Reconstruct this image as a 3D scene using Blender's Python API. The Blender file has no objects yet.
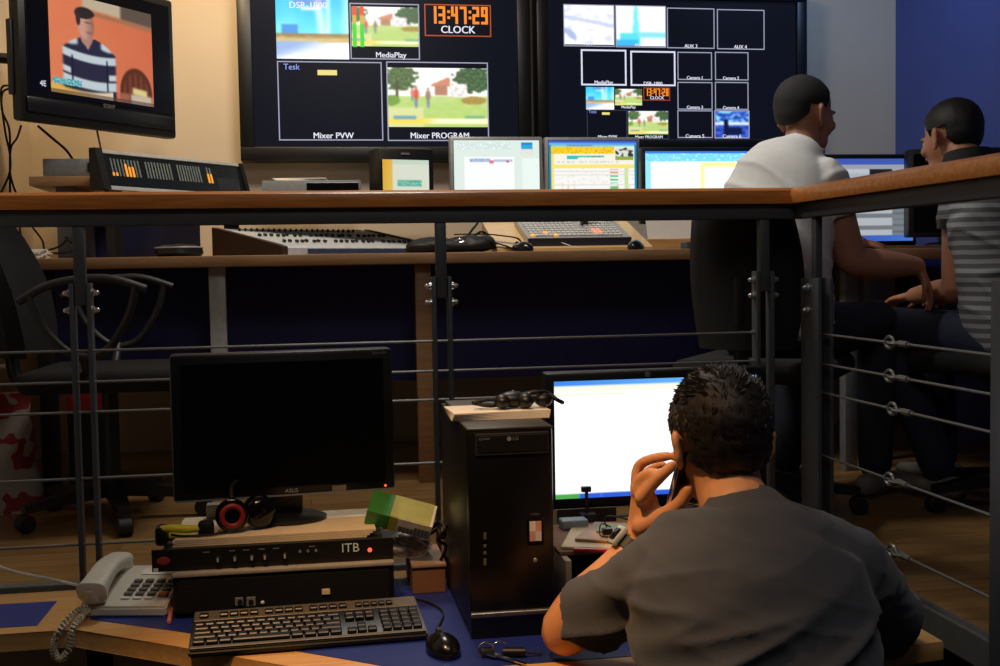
import bpy, bmesh, math, random
from mathutils import Vector, Matrix, noise
V = Vector
PI = math.pi
random.seed(7)
S = bpy.context.scene
COL = S.collection

# ------------------------------------------------------------------ camera
FOC, PITCH, ROLL, YAW, CZ = 1165.27, .0561, .0172, .1643, .8417
FW = V((math.sin(YAW) * math.cos(PITCH), math.cos(YAW) * math.cos(PITCH), -math.sin(PITCH)))
_r = V((math.cos(YAW), -math.sin(YAW), 0)); _u = _r.cross(FW)
RT = math.cos(ROLL) * _r - math.sin(ROLL) * _u
UP = math.sin(ROLL) * _r + math.cos(ROLL) * _u
CAM = V((0, 0, CZ))
def ray(x, y): return FW + RT * ((x - 500) / FOC) - UP * ((y - 333) / FOC)
def at_y(x, y, Y):
    d = ray(x, y); return CAM + d * (Y / d.y)
def at_z(x, y, Z):
    d = ray(x, y); return CAM + d * ((Z - CZ) / d.z)
def at_x(x, y, X):
    d = ray(x, y); return CAM + d * (X / d.x)
cd = bpy.data.cameras.new('camera'); co = bpy.data.objects.new('camera', cd); COL.objects.link(co)
co.matrix_world = Matrix(((RT.x, UP.x, -FW.x, CAM.x), (RT.y, UP.y, -FW.y, CAM.y), (RT.z, UP.z, -FW.z, CAM.z), (0, 0, 0, 1)))
cd.sensor_fit = 'HORIZONTAL'; cd.sensor_width = 36; cd.lens = FOC * 36 / 1000; cd.clip_start = .02
S.camera = co

# ------------------------------------------------------------------ materials
def lin(c):
    c = c / 255.0
    return c / 12.92 if c <= .04045 else ((c + .055) / 1.055) ** 2.4
def rgb(t): return (lin(t[0]), lin(t[1]), lin(t[2]), 1)
MATS = {}
def mat(name, col, rough=.5, metal=0, var=.12, scale=40, bump=0, bscale=None, emit=None, estr=0, stretch=(1, 1, 1), spec=.5, alpha=1, trans=0, sheen=0, coat=0):
    if name in MATS: return MATS[name]
    m = bpy.data.materials.new(name); m.use_nodes = True
    nt = m.node_tree; b = nt.nodes['Principled BSDF']
    tc = nt.nodes.new('ShaderNodeTexCoord'); mp = nt.nodes.new('ShaderNodeMapping')
    mp.inputs['Scale'].default_value = stretch
    nz = nt.nodes.new('ShaderNodeTexNoise'); nz.inputs['Scale'].default_value = scale; nz.inputs['Detail'].default_value = 4
    nt.links.new(tc.outputs['Object'], mp.inputs[0]); nt.links.new(mp.outputs[0], nz.inputs['Vector'])
    rp = nt.nodes.new('ShaderNodeValToRGB'); c = rgb(col)
    rp.color_ramp.elements[0].position = .3; rp.color_ramp.elements[1].position = .7
    rp.color_ramp.elements[0].color = (c[0] * (1 - var), c[1] * (1 - var), c[2] * (1 - var), 1)
    rp.color_ramp.elements[1].color = (min(1, c[0] * (1 + var)), min(1, c[1] * (1 + var)), min(1, c[2] * (1 + var)), 1)
    nt.links.new(nz.outputs['Fac'], rp.inputs[0]); nt.links.new(rp.outputs[0], b.inputs['Base Color'])
    b.inputs['Roughness'].default_value = rough; b.inputs['Metallic'].default_value = metal
    b.inputs['Specular IOR Level'].default_value = spec
    b.inputs['Alpha'].default_value = alpha; b.inputs['Transmission Weight'].default_value = trans
    b.inputs['Sheen Weight'].default_value = sheen; b.inputs['Coat Weight'].default_value = coat
    if emit:
        b.inputs['Emission Color'].default_value = rgb(emit); b.inputs['Emission Strength'].default_value = estr
    if bump:
        n2 = nt.nodes.new('ShaderNodeTexNoise'); n2.inputs['Scale'].default_value = bscale or scale * 3; n2.inputs['Detail'].default_value = 3
        nt.links.new(mp.outputs[0], n2.inputs['Vector'])
        bp = nt.nodes.new('ShaderNodeBump'); bp.inputs['Strength'].default_value = bump; bp.inputs['Distance'].default_value = .005
        nt.links.new(n2.outputs['Fac'], bp.inputs['Height']); nt.links.new(bp.outputs[0], b.inputs['Normal'])
    MATS[name] = m
    return m
def glow(name, col, s=1.0, sample='AUTO'):
    m = mat(name, (8, 8, 9), .4, emit=col, estr=s)
    m.cycles.emission_sampling = sample
    return m
def pic_mat(name, s=1.0):
    if name in MATS: return MATS[name]
    m = mat(name, (6, 6, 7), .35)
    nt = m.node_tree; b = nt.nodes['Principled BSDF']
    a = nt.nodes.new('ShaderNodeAttribute'); a.attribute_name = 'Col'
    nt.links.new(a.outputs['Color'], b.inputs['Emission Color']); b.inputs['Emission Strength'].default_value = s
    return m
def wood(name, c0, c1, rough=.35, stretch=(1.2, 14, 14), coat=.2):
    m = mat(name, c0, rough, coat=coat)
    nt = m.node_tree
    rp = [n for n in nt.nodes if n.type == 'VALTORGB'][0]; mp = [n for n in nt.nodes if n.type == 'MAPPING'][0]; nz = [n for n in nt.nodes if n.type == 'TEX_NOISE'][0]
    rp.color_ramp.elements[0].color = rgb(c0); rp.color_ramp.elements[1].color = rgb(c1)
    mp.inputs['Scale'].default_value = stretch; nz.inputs['Scale'].default_value = 6; nz.inputs['Detail'].default_value = 8; nz.inputs['Distortion'].default_value = .6
    return m
def planks(name, c0, c1, c2, lx=1.1, ly=.075, rough=.35):
    m = mat(name, c0, rough)
    nt = m.node_tree; b = nt.nodes['Principled BSDF']
    tc = [n for n in nt.nodes if n.type == 'TEX_COORD'][0]
    br = nt.nodes.new('ShaderNodeTexBrick')
    br.inputs['Scale'].default_value = 1; br.inputs['Brick Width'].default_value = lx; br.inputs['Row Height'].default_value = ly
    br.inputs['Mortar Size'].default_value = .0012; br.inputs['Bias'].default_value = 0
    br.inputs['Color1'].default_value = rgb(c0); br.inputs['Color2'].default_value = rgb(c1); br.inputs['Mortar'].default_value = rgb(c2)
    nt.links.new(tc.outputs['Object'], br.inputs['Vector'])
    nz = [n for n in nt.nodes if n.type == 'TEX_NOISE'][0]; mp = [n for n in nt.nodes if n.type == 'MAPPING'][0]
    mp.inputs['Scale'].default_value = (1.5, 18, 1); nz.inputs['Scale'].default_value = 5
    rp = [n for n in nt.nodes if n.type == 'VALTORGB'][0]
    rp.color_ramp.elements[0].color = (.6, .6, .6, 1); rp.color_ramp.elements[1].color = (1, 1, 1, 1)
    mx = nt.nodes.new('ShaderNodeMix'); mx.data_type = 'RGBA'; mx.blend_type = 'MULTIPLY'; mx.inputs['Factor'].default_value = 1
    nt.links.new(br.outputs['Color'], mx.inputs['A']); nt.links.new(rp.outputs[0], mx.inputs['B'])
    nt.links.new(mx.outputs['Result'], b.inputs['Base Color'])
    return m

# ------------------------------------------------------------------ mesh helpers
def nb(): return bmesh.new()
def _new(bm, before): return [v for v in bm.verts if v.index == -1 or v not in before]
def add_box(bm, x0, x1, y0, y1, z0, z1, bev=0, seg=2, M=None):
    vs = [bm.verts.new(p) for p in ((x0, y0, z0), (x1, y0, z0), (x1, y1, z0), (x0, y1, z0), (x0, y0, z1), (x1, y0, z1), (x1, y1, z1), (x0, y1, z1))]
    fs = [bm.faces.new([vs[i] for i in q]) for q in ((3, 2, 1, 0), (4, 5, 6, 7), (0, 1, 5, 4), (1, 2, 6, 5), (2, 3, 7, 6), (3, 0, 4, 7))]
    allv = vs
    if bev:
        es = list({e for f in fs for e in f.edges})
        r = bmesh.ops.bevel(bm, geom=es, offset=bev, segments=seg, profile=.5, affect='EDGES')
        allv = list({v for f in r['faces'] for v in f.verts} | {v for v in vs if v.is_valid})
    if M is not None: bmesh.ops.transform(bm, matrix=M, verts=allv)
    return allv
def frame_for(t):
    t = t.normalized(); h = V((0, 0, 1)) if abs(t.z) < .9 else V((1, 0, 0))
    a = t.cross(h).normalized(); return a, a.cross(t).normalized()
def add_rings(bm, rings, cap=True):
    rr = [[bm.verts.new(p) for p in r] for r in rings]
    n = len(rr[0])
    for a, b in zip(rr, rr[1:]):
        for i in range(n):
            bm.faces.new((a[i], a[(i + 1) % n], b[(i + 1) % n], b[i]))
    if cap:
        bm.faces.new(list(reversed(rr[0]))); bm.faces.new(rr[-1])
    return [v for r in rr for v in r]
def circ(c, a, b, ra, rb, n, ph=0): return [c + a * (math.cos(ph + 2 * PI * i / n) * ra) + b * (math.sin(ph + 2 * PI * i / n) * rb) for i in range(n)]
def add_cyl(bm, p0, p1, r0, r1=None, n=16, bev=0):
    p0, p1 = V(p0), V(p1); r1 = r0 if r1 is None else r1
    a, b = frame_for(p1 - p0); d = (p1 - p0).normalized()
    if bev:
        rings = [circ(p0, a, b, r0 - bev, r0 - bev, n), circ(p0 + d * bev, a, b, r0, r0, n), circ(p1 - d * bev, a, b, r1, r1, n), circ(p1, a, b, r1 - bev, r1 - bev, n)]
    else: rings = [circ(p0, a, b, r0, r0, n), circ(p1, a, b, r1, r1, n)]
    return add_rings(bm, rings)
def smooth_path(pts, k=6):
    pts = [V(p) for p in pts]
    if len(pts) < 3: return pts
    out = []
    for i in range(len(pts) - 1):
        p0 = pts[max(i - 1, 0)]; p1 = pts[i]; p2 = pts[i + 1]; p3 = pts[min(i + 2, len(pts) - 1)]
        for j in range(k):
            t = j / k
            out.append(.5 * ((2 * p1) + (p2 - p0) * t + (2 * p0 - 5 * p1 + 4 * p2 - p3) * t * t + (3 * p1 - p0 - 3 * p2 + p3) * t ** 3))
    out.append(pts[-1]); return out
def add_tube(bm, pts, r, n=8, smooth=6):
    pts = smooth_path(pts, smooth) if smooth else [V(p) for p in pts]
    rings = []; a = None
    for i, p in enumerate(pts):
        t = (pts[min(i + 1, len(pts) - 1)] - pts[max(i - 1, 0)])
        if t.length < 1e-9: t = V((0, 0, 1))
        t.normalize()
        if a is None: a, b = frame_for(t)
        else:
            a = (a - t * a.dot(t)).normalized(); b = a.cross(t).normalized()
        rr = r(i / (len(pts) - 1)) if callable(r) else r
        rings.append(circ(p, a, b, rr, rr, n))
    return add_rings(bm, rings)
def add_lathe(bm, prof, n=24, M=None):
    rings = [[V((math.cos(2 * PI * i / n) * r, math.sin(2 * PI * i / n) * r, z)) for i in range(n)] for r, z in prof]
    vs = add_rings(bm, rings)
    if M is not None: bmesh.ops.transform(bm, matrix=M, verts=vs)
    return vs
def add_ell(bm, c, rx, ry, rz, M=None, nu=20, nv=14):
    rings = []
    for j in range(nv + 1):
        th = PI * (j + .02) / (nv + .04)
        rings.append([V((rx * math.sin(th) * math.cos(2 * PI * i / nu), ry * math.sin(th) * math.sin(2 * PI * i / nu), rz * math.cos(th))) for i in range(nu)])
    vs = add_rings(bm, rings)
    if M is not None: bmesh.ops.transform(bm, matrix=M.to_4x4(), verts=vs)
    bmesh.ops.translate(bm, vec=V(c), verts=vs)
    return vs
def add_prism(bm, poly, z0, z1, bev=0, M=None):
    a = [bm.verts.new((x, y, z0)) for x, y in poly]; b = [bm.verts.new((x, y, z1)) for x, y in poly]
    n = len(poly); fs = [bm.faces.new(list(reversed(a))), bm.faces.new(b)]
    for i in range(n): fs.append(bm.faces.new((a[i], a[(i + 1) % n], b[(i + 1) % n], b[i])))
    vs = a + b
    if bev:
        es = list({e for f in fs[:2] for e in f.edges})
        r = bmesh.ops.bevel(bm, geom=es, offset=bev, segments=2, profile=.5, affect='EDGES')
        vs = list({v for f in r['faces'] for v in f.verts} | {v for v in vs if v.is_valid})
    if M is not None: bmesh.ops.transform(bm, matrix=M, verts=vs)
    return vs
def add_quad(bm, *p): bm.faces.new([bm.verts.new(V(q)) for q in p])
def rounded(w, d, r, k=5, cx=0, cy=0):
    out = []
    for sx, sy, a0 in ((1, 1, 0), (-1, 1, PI / 2), (-1, -1, PI), (1, -1, 1.5 * PI)):
        for i in range(k + 1):
            a = a0 + PI / 2 * i / k
            out.append((cx + sx * (w / 2 - r) + r * math.cos(a), cy + sy * (d / 2 - r) + r * math.sin(a)))
    return out
def obj(name, bm, m, parent=None, smooth=None, loc=None):
    me = bpy.data.meshes.new(name)
    bmesh.ops.recalc_face_normals(bm, faces=bm.faces)
    if smooth is not None:
        for f in bm.faces: f.smooth = True
        for e in bm.edges:
            if len(e.link_faces) == 2 and e.calc_face_angle(0) > math.radians(smooth): e.smooth = False
    bm.to_mesh(me); bm.free()
    if m: me.materials.append(m)
    o = bpy.data.objects.new(name, me); COL.objects.link(o)
    if parent: o.parent = parent
    if loc: o.location = loc
    return o
def thing(name, label, cat, loc=(0, 0, 0), rz=0, group=None):
    o = bpy.data.objects.new(name, None); COL.objects.link(o); o.empty_display_size = .05
    o.location = loc; o.rotation_euler = (0, 0, rz)
    return tag(o, label, cat, group)
def tag(o, label, cat, group=None):
    o['label'] = label; o['category'] = cat
    if group: o['group'] = group
    return o
def struct(name, bm, m):
    o = obj(name, bm, m); o['kind'] = 'structure'; return o
def copy_tree(o, parent=None):
    c = o.copy(); COL.objects.link(c)
    if parent: c.parent = parent
    for ch in list(o.children): copy_tree(ch, c)
    return c
def text_bm(bm, body, size, M, extrude=0, align='CENTER', squeeze=1):
    cu = bpy.data.curves.new('t', 'FONT'); cu.body = body; cu.size = size; cu.align_x = align; cu.align_y = 'CENTER'; cu.extrude = extrude;  cu.resolution_u = 3
    o = bpy.data.objects.new('t', cu); COL.objects.link(o)
    dg = bpy.context.evaluated_depsgraph_get(); me = bpy.data.meshes.new_from_object(o.evaluated_get(dg))
    n0 = len(bm.verts); bm.from_mesh(me); bm.verts.ensure_lookup_table()
    vs = bm.verts[n0:]
    bmesh.ops.scale(bm, vec=(squeeze, 1, 1), verts=vs)
    bmesh.ops.transform(bm, matrix=M, verts=vs)
    bpy.data.objects.remove(o); bpy.data.curves.remove(cu); bpy.data.meshes.remove(me)
def face_M(c, right=V((1, 0, 0)), up=V((0, 0, 1))):
    r = right.normalized(); u = up.normalized(); n = r.cross(u)
    return Matrix(((r.x, u.x, n.x, c[0]), (r.y, u.y, n.y, c[1]), (r.z, u.z, n.z, c[2]), (0, 0, 0, 1)))
def picture(name, fn, c, nx, ny, m, parent, blur=0):
    """a glowing picture: c = TL, TR, BR, BL corners, fn(u, v) gives 0-255 colours"""
    me = bpy.data.meshes.new(name); tl, tr, br_, bl = [V(q) for q in c]
    vs = []; cs = []; grid = [[fn(i / nx, j / ny) for i in range(nx + 1)] for j in range(ny + 1)]
    for _ in range(blur):
        grid = [[tuple(sum(grid[min(ny, max(0, j + dj))][min(nx, max(0, i + di))][q] * (2 - abs(di)) * (2 - abs(dj)) for di in (-1, 0, 1) for dj in (-1, 0, 1)) / 16 for q in range(3)) for i in range(nx + 1)] for j in range(ny + 1)]
    for j in range(ny + 1):
        for i in range(nx + 1):
            u, v = i / nx, j / ny
            vs.append(tl * (1 - u) * (1 - v) + tr * u * (1 - v) + br_ * u * v + bl * (1 - u) * v)
            k = grid[j][i]; cs.append((lin(max(0, min(255, k[0]))), lin(max(0, min(255, k[1]))), lin(max(0, min(255, k[2]))), 1))
    fs = [(j * (nx + 1) + i, (j + 1) * (nx + 1) + i, (j + 1) * (nx + 1) + i + 1, j * (nx + 1) + i + 1) for j in range(ny) for i in range(nx)]
    me.from_pydata([tuple(q) for q in vs], [], fs)
    a = me.color_attributes.new('Col', 'FLOAT_COLOR', 'POINT')
    for i, k in enumerate(cs): a.data[i].color = k
    me.materials.append(m)
    o = bpy.data.objects.new(name, me); COL.objects.link(o)
    if parent: o.parent = parent
    return o
def nz(x, y, z=0): return noise.noise(V((x, y, z)))
def mixc(a, b, t):
    t = max(0, min(1, t)); return tuple(a[i] * (1 - t) + b[i] * t for i in range(3))
def sst(a, b, x):
    t = max(0, min(1, (x - a) / (b - a))); return t * t * (3 - 2 * t)
# ------------------------------------------------------------------ shared materials
m_wall = mat('plaster', (222, 205, 180), .85, var=.03, scale=3, bump=.05, bscale=120)
m_blue = mat('blue_paint', (80, 98, 174), .8, var=.04, scale=3)
m_pit = mat('pit_paint', (120, 105, 92), .85, var=.06, scale=4)
m_floor = planks('floor_planks', (158, 122, 74), (134, 100, 58), (60, 42, 26))
m_carpet = mat('carpet', (60, 58, 56), .95, var=.2, scale=200, bump=.3)
m_nose = mat('grey_trim', (92, 94, 92), .5, var=.1)
m_fascia = mat('dark_fascia', (20, 20, 22), .6)
m_rail = wood('handrail_wood', (218, 142, 68), (182, 106, 46), .35)
m_steel = mat('grey_steel', (74, 78, 82), .5, .15, var=.08)
m_cable = mat('steel_cable', (128, 130, 128), .4, .5, var=.1, scale=300)
m_bolt = mat('bright_bolt', (225, 228, 230), .25, .9)
m_desk = wood('desk_beech', (228, 180, 114), (208, 154, 92), .35)
m_deskd = wood('desk_edge_wood', (158, 120, 82), (135, 100, 66), .45)
m_lino = mat('blue_linoleum', (30, 48, 130), .45, var=.06, scale=90)
m_black = mat('black_plastic', (17, 17, 18), .42, var=.1, scale=80)
m_blackg = mat('glossy_black', (10, 10, 11), .14, var=.05)
m_dark = mat('charcoal_plastic', (38, 39, 41), .45)
m_rub = mat('black_rubber', (14, 14, 14), .6)
m_grey = mat('grey_plastic', (120, 124, 128), .45)
m_lgrey = mat('light_grey_plastic', (176, 178, 176), .4)
m_silver = mat('silver_bezel', (160, 161, 162), .4, .2)
m_white = mat('white_plastic', (222, 222, 214), .4)
m_paper = mat('paper', (238, 232, 220), .8, var=.03)
m_cream = mat('cream_paper', (222, 204, 172), .8, var=.06)
m_navy = mat('navy_panel', (20, 25, 64), .6, var=.06)
m_chrome = mat('chrome', (220, 222, 225), .12, 1)
m_fab = mat('black_mesh_fabric', (14, 14, 15), .9, var=.25, scale=300, bump=.4)
m_card = mat('brown_cardboard', (126, 88, 60), .8, var=.1)
m_red = mat('red_plastic', (190, 30, 34), .4)
m_lcdoff = mat('dark_lcd', (8, 8, 9), .22)

# ------------------------------------------------------------------ setting
WY, WX0, WX1, FZ, LZ, CEIL = 5.34, -1.16, 2.86, .05, -.58, 2.75
RY, RX = 3.048, 1.341
bm = nb(); add_box(bm, WX0 - .1, WX1 + .1, WY, WY + .1, LZ, CEIL); struct('wall_back', bm, m_wall)
bm = nb(); add_box(bm, WX0 - .1, WX0, 2.0, WY, LZ, CEIL); struct('wall_left', bm, m_wall)
bm = nb(); add_box(bm, WX1, WX1 + .1, .2, WY, LZ, CEIL); struct('wall_right', bm, m_blue)
bm = nb(); add_box(bm, WX0 - .1, WX1 + .1, .2, WY + .1, CEIL, CEIL + .1); struct('ceiling', bm, m_wall)
# raised platform: an L-shaped wooden floor behind and to the right of the pit
bm = nb(); add_prism(bm, [(WX0, 3.12), (1.41, 3.12), (1.41, .2), (WX1, .2), (WX1, WY), (WX0, WY)], FZ - .05, FZ); struct('floor', bm, m_floor)
bm = nb(); add_box(bm, WX0, 1.41, 3.085, 3.12, FZ - .07, FZ + .003, .004); add_box(bm, 1.375, 1.41, .2, 3.12, FZ - .07, FZ + .003, .004)
struct('trim_1', bm, m_nose)
bm = nb(); add_box(bm, WX0, 1.41, 3.13, 3.18, LZ, FZ - .05); add_box(bm, 1.42, 1.47, .2, 3.16, LZ, FZ - .05); struct('wall_front', bm, m_fascia)
bm = nb(); add_box(bm, -2.2, 1.47, -.6, 3.13, LZ - .05, LZ); struct('floor_pit', bm, m_carpet)

# ------------------------------------------------------------------ railing
rail = thing('railing', 'grey steel railing with wooden handrail and taut steel cables around the lowered work area', 'railing', (RX, RY, FZ))
L = V((RX, RY, FZ))
def rl(bm, name, m, parent=rail, smooth=40):
    bmesh.ops.translate(bm, vec=-L, verts=bm.verts); return obj(name, bm, m, parent, smooth)
def hand_prof(): return [(-.03, 1.003), (-.034, 1.022), (-.03, 1.038), (-.018, 1.046), (.05, 1.047), (.062, 1.04), (.066, 1.022), (.06, 1.003)]
bm = nb()
add_rings(bm, [[V((-1.15, RY + y, z)) for y, z in hand_prof()], [V((RX + y - .0, RY + y, z)) for y, z in hand_prof()]]); rl(bm, 'handrail', m_rail)
bm = nb()
add_rings(bm, [[V((RX + y, RY + y, z)) for y, z in hand_prof()], [V((RX + y, 1.7, z)) for y, z in hand_prof()]])
rl(bm, 'handrail', m_rail)
bm = nb(); add_box(bm, -1.15, RX + .03, RY - .012, RY + .03, .962, 1.002, .003); rl(bm, 'top_bar', m_steel)
bm = nb(); add_box(bm, RX - .012, RX + .03, 1.7, RY - .013, .962, 1.002, .003); rl(bm, 'top_bar', m_steel)
CZS = [.651, .572, .496, .328, .16]
def bolt(c, d, parent):
    bm = nb(); c = V(c); d = V(d)
    add_cyl(bm, c, c + d * .006, .010, n=16); add_cyl(bm, c + d * .006, c + d * .013, .0075, n=6); add_ell(bm, c + d * .013, .006, .006, .006, nu=10, nv=6)
    rl(bm, 'bolt', m_bolt, parent)
def post_x(x):                      # a post of the front run: stem between two flat bars
    bm = nb(); add_box(bm, x - .014, x + .014, RY - .008, RY + .02, .765, .962, .003)
    p = rl(bm, 'post', m_steel)
    for s in (-1, 1):
        bm = nb(); add_box(bm, x + s * .0205 - .0055, x + s * .0205 + .0055, RY - .012, RY + .028, -.06, .82, .002)
        fl = rl(bm, 'flat_bar', m_steel, p)
    for s in (-1, 1):
        for z in (.796, .753): bolt((x + s * .026, RY + .006, z), (s, 0, 0), p)
for x in (-.556, .352, 1.245): post_x(x)
def post_y(y, wide=.055, bolts=True):
    bm = nb(); add_box(bm, RX - .006, RX + .014, y - .014, y + .014, .765, .962, .003)
    p = rl(bm, 'post', m_steel)
    for s in (-1, 1):
        x = RX + .004 + s * .0165
        bm = nb(); add_box(bm, x - .0055, x + .0055, y - wide, y + wide, -.06, .80, .002); rl(bm, 'flat_bar', m_steel, p)
    for z in (.775, .715) if bolts else (): bolt((RX - .018, y, z), (-1, 0, 0), p)
post_y(2.93); post_y(2.05, .045, False)
def turnbuckle(c, d, parent):       # shackle eye, hook and threaded sleeve
    bm = nb(); c = V(c); d = V(d).normalized(); n1 = V((0, 0, 1)); 
    for k, off in ((0, -.035), (1, -.006)):
        cc = c + d * off; ax = n1 if k == 0 else n1.cross(d)
        pts = [cc + d * (math.cos(a) * .02) + ax * (math.sin(a) * .0135) for a in [2 * PI * i / 12 for i in range(13)]]
        add_tube(bm, pts, .0042, 6, 0)
    add_cyl(bm, c + d * .01, c + d * .05, .0075, n=8); add_cyl(bm, c + d * .05, c + d * .062, .0045, n=8)
    add_cyl(bm, c - d * .066, c - d * .05, .0045, n=8)
    rl(bm, 'turnbuckle', m_cable, parent)
def part_nut(c, parent):
    bm = nb()
    for k in (0, .012): add_cyl(bm, (c[0] + k, c[1], c[2]), (c[0] + k + .007, c[1], c[2]), .006, n=8)
    rl(bm, 'cable_nut', m_cable, parent)
for i, z in enumerate(CZS):
    bm = nb(); add_cyl(bm, (-1.15, RY + .004, z), (1.235, RY + .004, z), .0033, n=8); c = rl(bm, 'cable', m_cable)
    bm = nb(); add_cyl(bm, (RX + .004, 2.96, z), (RX + .004, 2.0, z), .0033, n=8); c2 = rl(bm, 'cable', m_cable)
    if i < 2: part_nut((1.208, RY + .004, z), c)
    tb = at_x([897, 897, 900, 897, 900][i], 350, RX + .004).y
    turnbuckle((RX + .004, tb, z), (0, -1, 0), c2)

# ------------------------------------------------------------------ control desk on the platform
DZ = .90
cdesk = thing('control_desk', 'long wooden control desk with a navy front panel behind the railing', 'desk', (.8, 4.6, FZ)); L = V((.8, 4.6, FZ))
def part(bm, name, m, parent, base, smooth=40):
    bmesh.ops.translate(bm, vec=-V(base), verts=bm.verts); return obj(name, bm, m, parent, smooth)
bm = nb(); add_box(bm, -.97, 2.84, 4.2, 5.335, DZ - .04, DZ, .004); part(bm, 'desktop', m_deskd, cdesk, L)
for x, m in ((-.312, m_lgrey), (.425, m_deskd), (1.62, m_deskd), (2.2, m_grey), (2.78, m_deskd), (-.9, m_rub)):
    bm = nb(); add_box(bm, x - .029, x + .029, 4.27, 4.31, FZ, DZ - .04, .003); part(bm, 'leg', m, cdesk, L)
bm = nb(); add_box(bm, -.96, 2.2, 4.62, 4.64, .40, DZ - .04); part(bm, 'modesty_panel', mat('deep_navy_panel', (22, 28, 92), .6), cdesk, L)
# small shelf on the desk with grey end support and navy back
sh = thing('desk_shelf', 'small raised wooden shelf carrying a grey box at the left end of the control desk', 'shelf', (-.9, 4.7, DZ)); L2 = V((-.9, 4.7, DZ))
bm = nb(); a = at_y(29, 186, 4.5); b = at_y(99, 176, 4.5); add_box(bm, a.x, -.74, 4.5, 4.95, a.z, b.z, .003); part(bm, 'shelf_board', m_deskd, sh, L2); SHZ = b.z
bm = nb(); add_box(bm, -.905, -.83, 4.55, 4.9, DZ, a.z, .003); part(bm, 'support', mat('slate_grey', (96, 100, 104), .6), sh, L2)
raised = thing('raised_shelf', 'dark raised shelf on two side panels behind the mixing console', 'shelf', (.15, 5.0, DZ)); L3 = V((.15, 5.0, DZ))
bm = nb(); add_box(bm, -.3, .6, 4.6, 5.22, 1.095, 1.115, .003); part(bm, 'shelf_board', m_dark, raised, L3)
for x in (-.29, .59):
    bm = nb(); add_box(bm, x - .01, x + .01, 5.02, 5.22, DZ, 1.095, .002); part(bm, 'side_panel', m_dark, raised, L3)
bm = nb(); add_box(bm, at_y(84, 240, 4.96).x, at_y(200, 240, 4.96).x, 4.96, 4.98, DZ, 1.13, .002)
pn = tag(obj('desk_screen', bm, m_navy), 'low navy blue screen standing along the back of the control desk', 'screen')
# ------------------------------------------------------------------ pictures
def p_studio(u, v):
    if v < .58:
        c = mixc((40, 190, 235), (120, 235, 250), v / .58 + .3 * nz(u * 3, v * 3))
        c = mixc(c, (235, 252, 255), sst(.1, .0, abs(u - .58 - .1 * v)) * .8 + sst(.06, 0, abs(u - .72)) * .7 + sst(.85, 1, u) * .6)
        if .08 < u < .3 and v > .42: c = mixc(c, (60, 120, 215), .75)
        c = mixc(c, (250, 240, 225), sst(.05, 0, abs(v - .16)) * sst(.15, .1, abs(u - .47)))
        if v < .1 and .24 < u < .7: c = mixc(c, (150, 110, 200), .5 + .5 * nz(u * 60, v * 30))
    elif v < .7 + .03 * u: c = mixc((150, 125, 75), (214, 190, 130), sst(.6, .68, v) + .5 * nz(u * 8, v * 40))
    else:
        c = mixc((150, 180, 225), (250, 252, 255), sst(.1, .75, u * .9 + (v - .7) * 2.2 - .2 + .2 * nz(u * 3, v * 12)))
    return c
def p_garden(u, v):
    hz = .5
    c = (250, 250, 246)
    if v > hz - .03: c = mixc((205, 218, 150), (176, 208, 110), v + .4 * nz(u * 12, v * 14))
    if v > .68 and u < .35: c = mixc(c, (238, 224, 180), .6)
    t1 = math.hypot((u - .12) / .17, (v - .17) / .2) + .35 * nz(u * 18, v * 18)
    if t1 < 1: c = mixc((60, 84, 48), (120, 140, 95), .5 + nz(u * 40, v * 40))
    t2 = math.hypot((u - .86) / .2, (v - .2) / .22) + .35 * nz(u * 18 + 9, v * 18)
    if t2 < 1: c = mixc((42, 70, 48), (110, 135, 90), .5 + nz(u * 40, v * 40))
    if abs(u - .09) < .012 and .25 < v < .5: c = (90, 80, 60)
    if .43 < u < .62 and .16 + abs(u - .6) * .7 < v < .31: c = (206, 140, 110)
    if .47 < u < .6 and .3 < v < .46: c = (180, 130, 105)
    if .62 < u < .8 and .26 < v < .5: c = mixc((244, 240, 238), (190, 180, 170), sst(.1, .4, nz(u * 30, v * 30)))
    if v > .45 and math.hypot((u - .86) / .13, (v - .55) / .07) < 1: c = mixc((150, 130, 60), (190, 160, 90), .5 + nz(u * 50, v * 50))
    if math.hypot((u - .04) / .08, (v - .55) / .09) < 1: c = (120, 160, 70)
    for x, y, k, s in ((.28, .44, (214, 80, 66), 1), (.4, .46, (150, 120, 100), .9), (.24, .42, (225, 120, 100), .6)):
        c = mixc(c, (110, 130, 165), .8 * sst(1.2, .7, math.hypot((u - x) / (.02 * s), (v - y - .14 * s) / (.11 * s))))
        c = mixc(c, k, .9 * sst(1.25, .75, math.hypot((u - x) / (.03 * s), (v - y) / (.09 * s)))); c = mixc(c, (150, 100, 84), .8 * sst(1.3, .7, math.hypot((u - x) / (.012 * s), (v - y + .115 * s) / (.028 * s))))
    if .86 < v < .95: c = mixc((250, 214, 90), (252, 240, 200), sst(.3, .55, u))
    if .815 < v < .87 and .05 < u < .28: c = (110, 165, 180)
    if .815 < v < .86 and .77 < u < .97: c = (120, 175, 130)
    return c
def p_media(u, v):
    c = p_garden(.1 + u * .85, v)
    return c
def p_white(u, v):
    c = mixc((252, 253, 255), (206, 214, 240), sst(.0, .5, nz(u * 5, v * 9)) * .8)
    if abs(v - .3 - u * .22) < .05: c = mixc(c, (188, 198, 236), .8)
    if v > .6 and u < .25 and abs(v - .6 - u) < .1: c = (170, 185, 225)
    return c
def p_cyan(u, v):
    c = (246, 252, 254)
    if abs(u - .4) < .03 + .06 * v: c = (120, 232, 236)
    if v > .68 and u > .08 and v < 1.0 and u < .48: c = (90, 222, 232)
    if .65 < v < .8 and u > .45: c = (140, 225, 235)
    if v > .86 and u < .45: c = (70, 180, 235)
    return c
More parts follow.
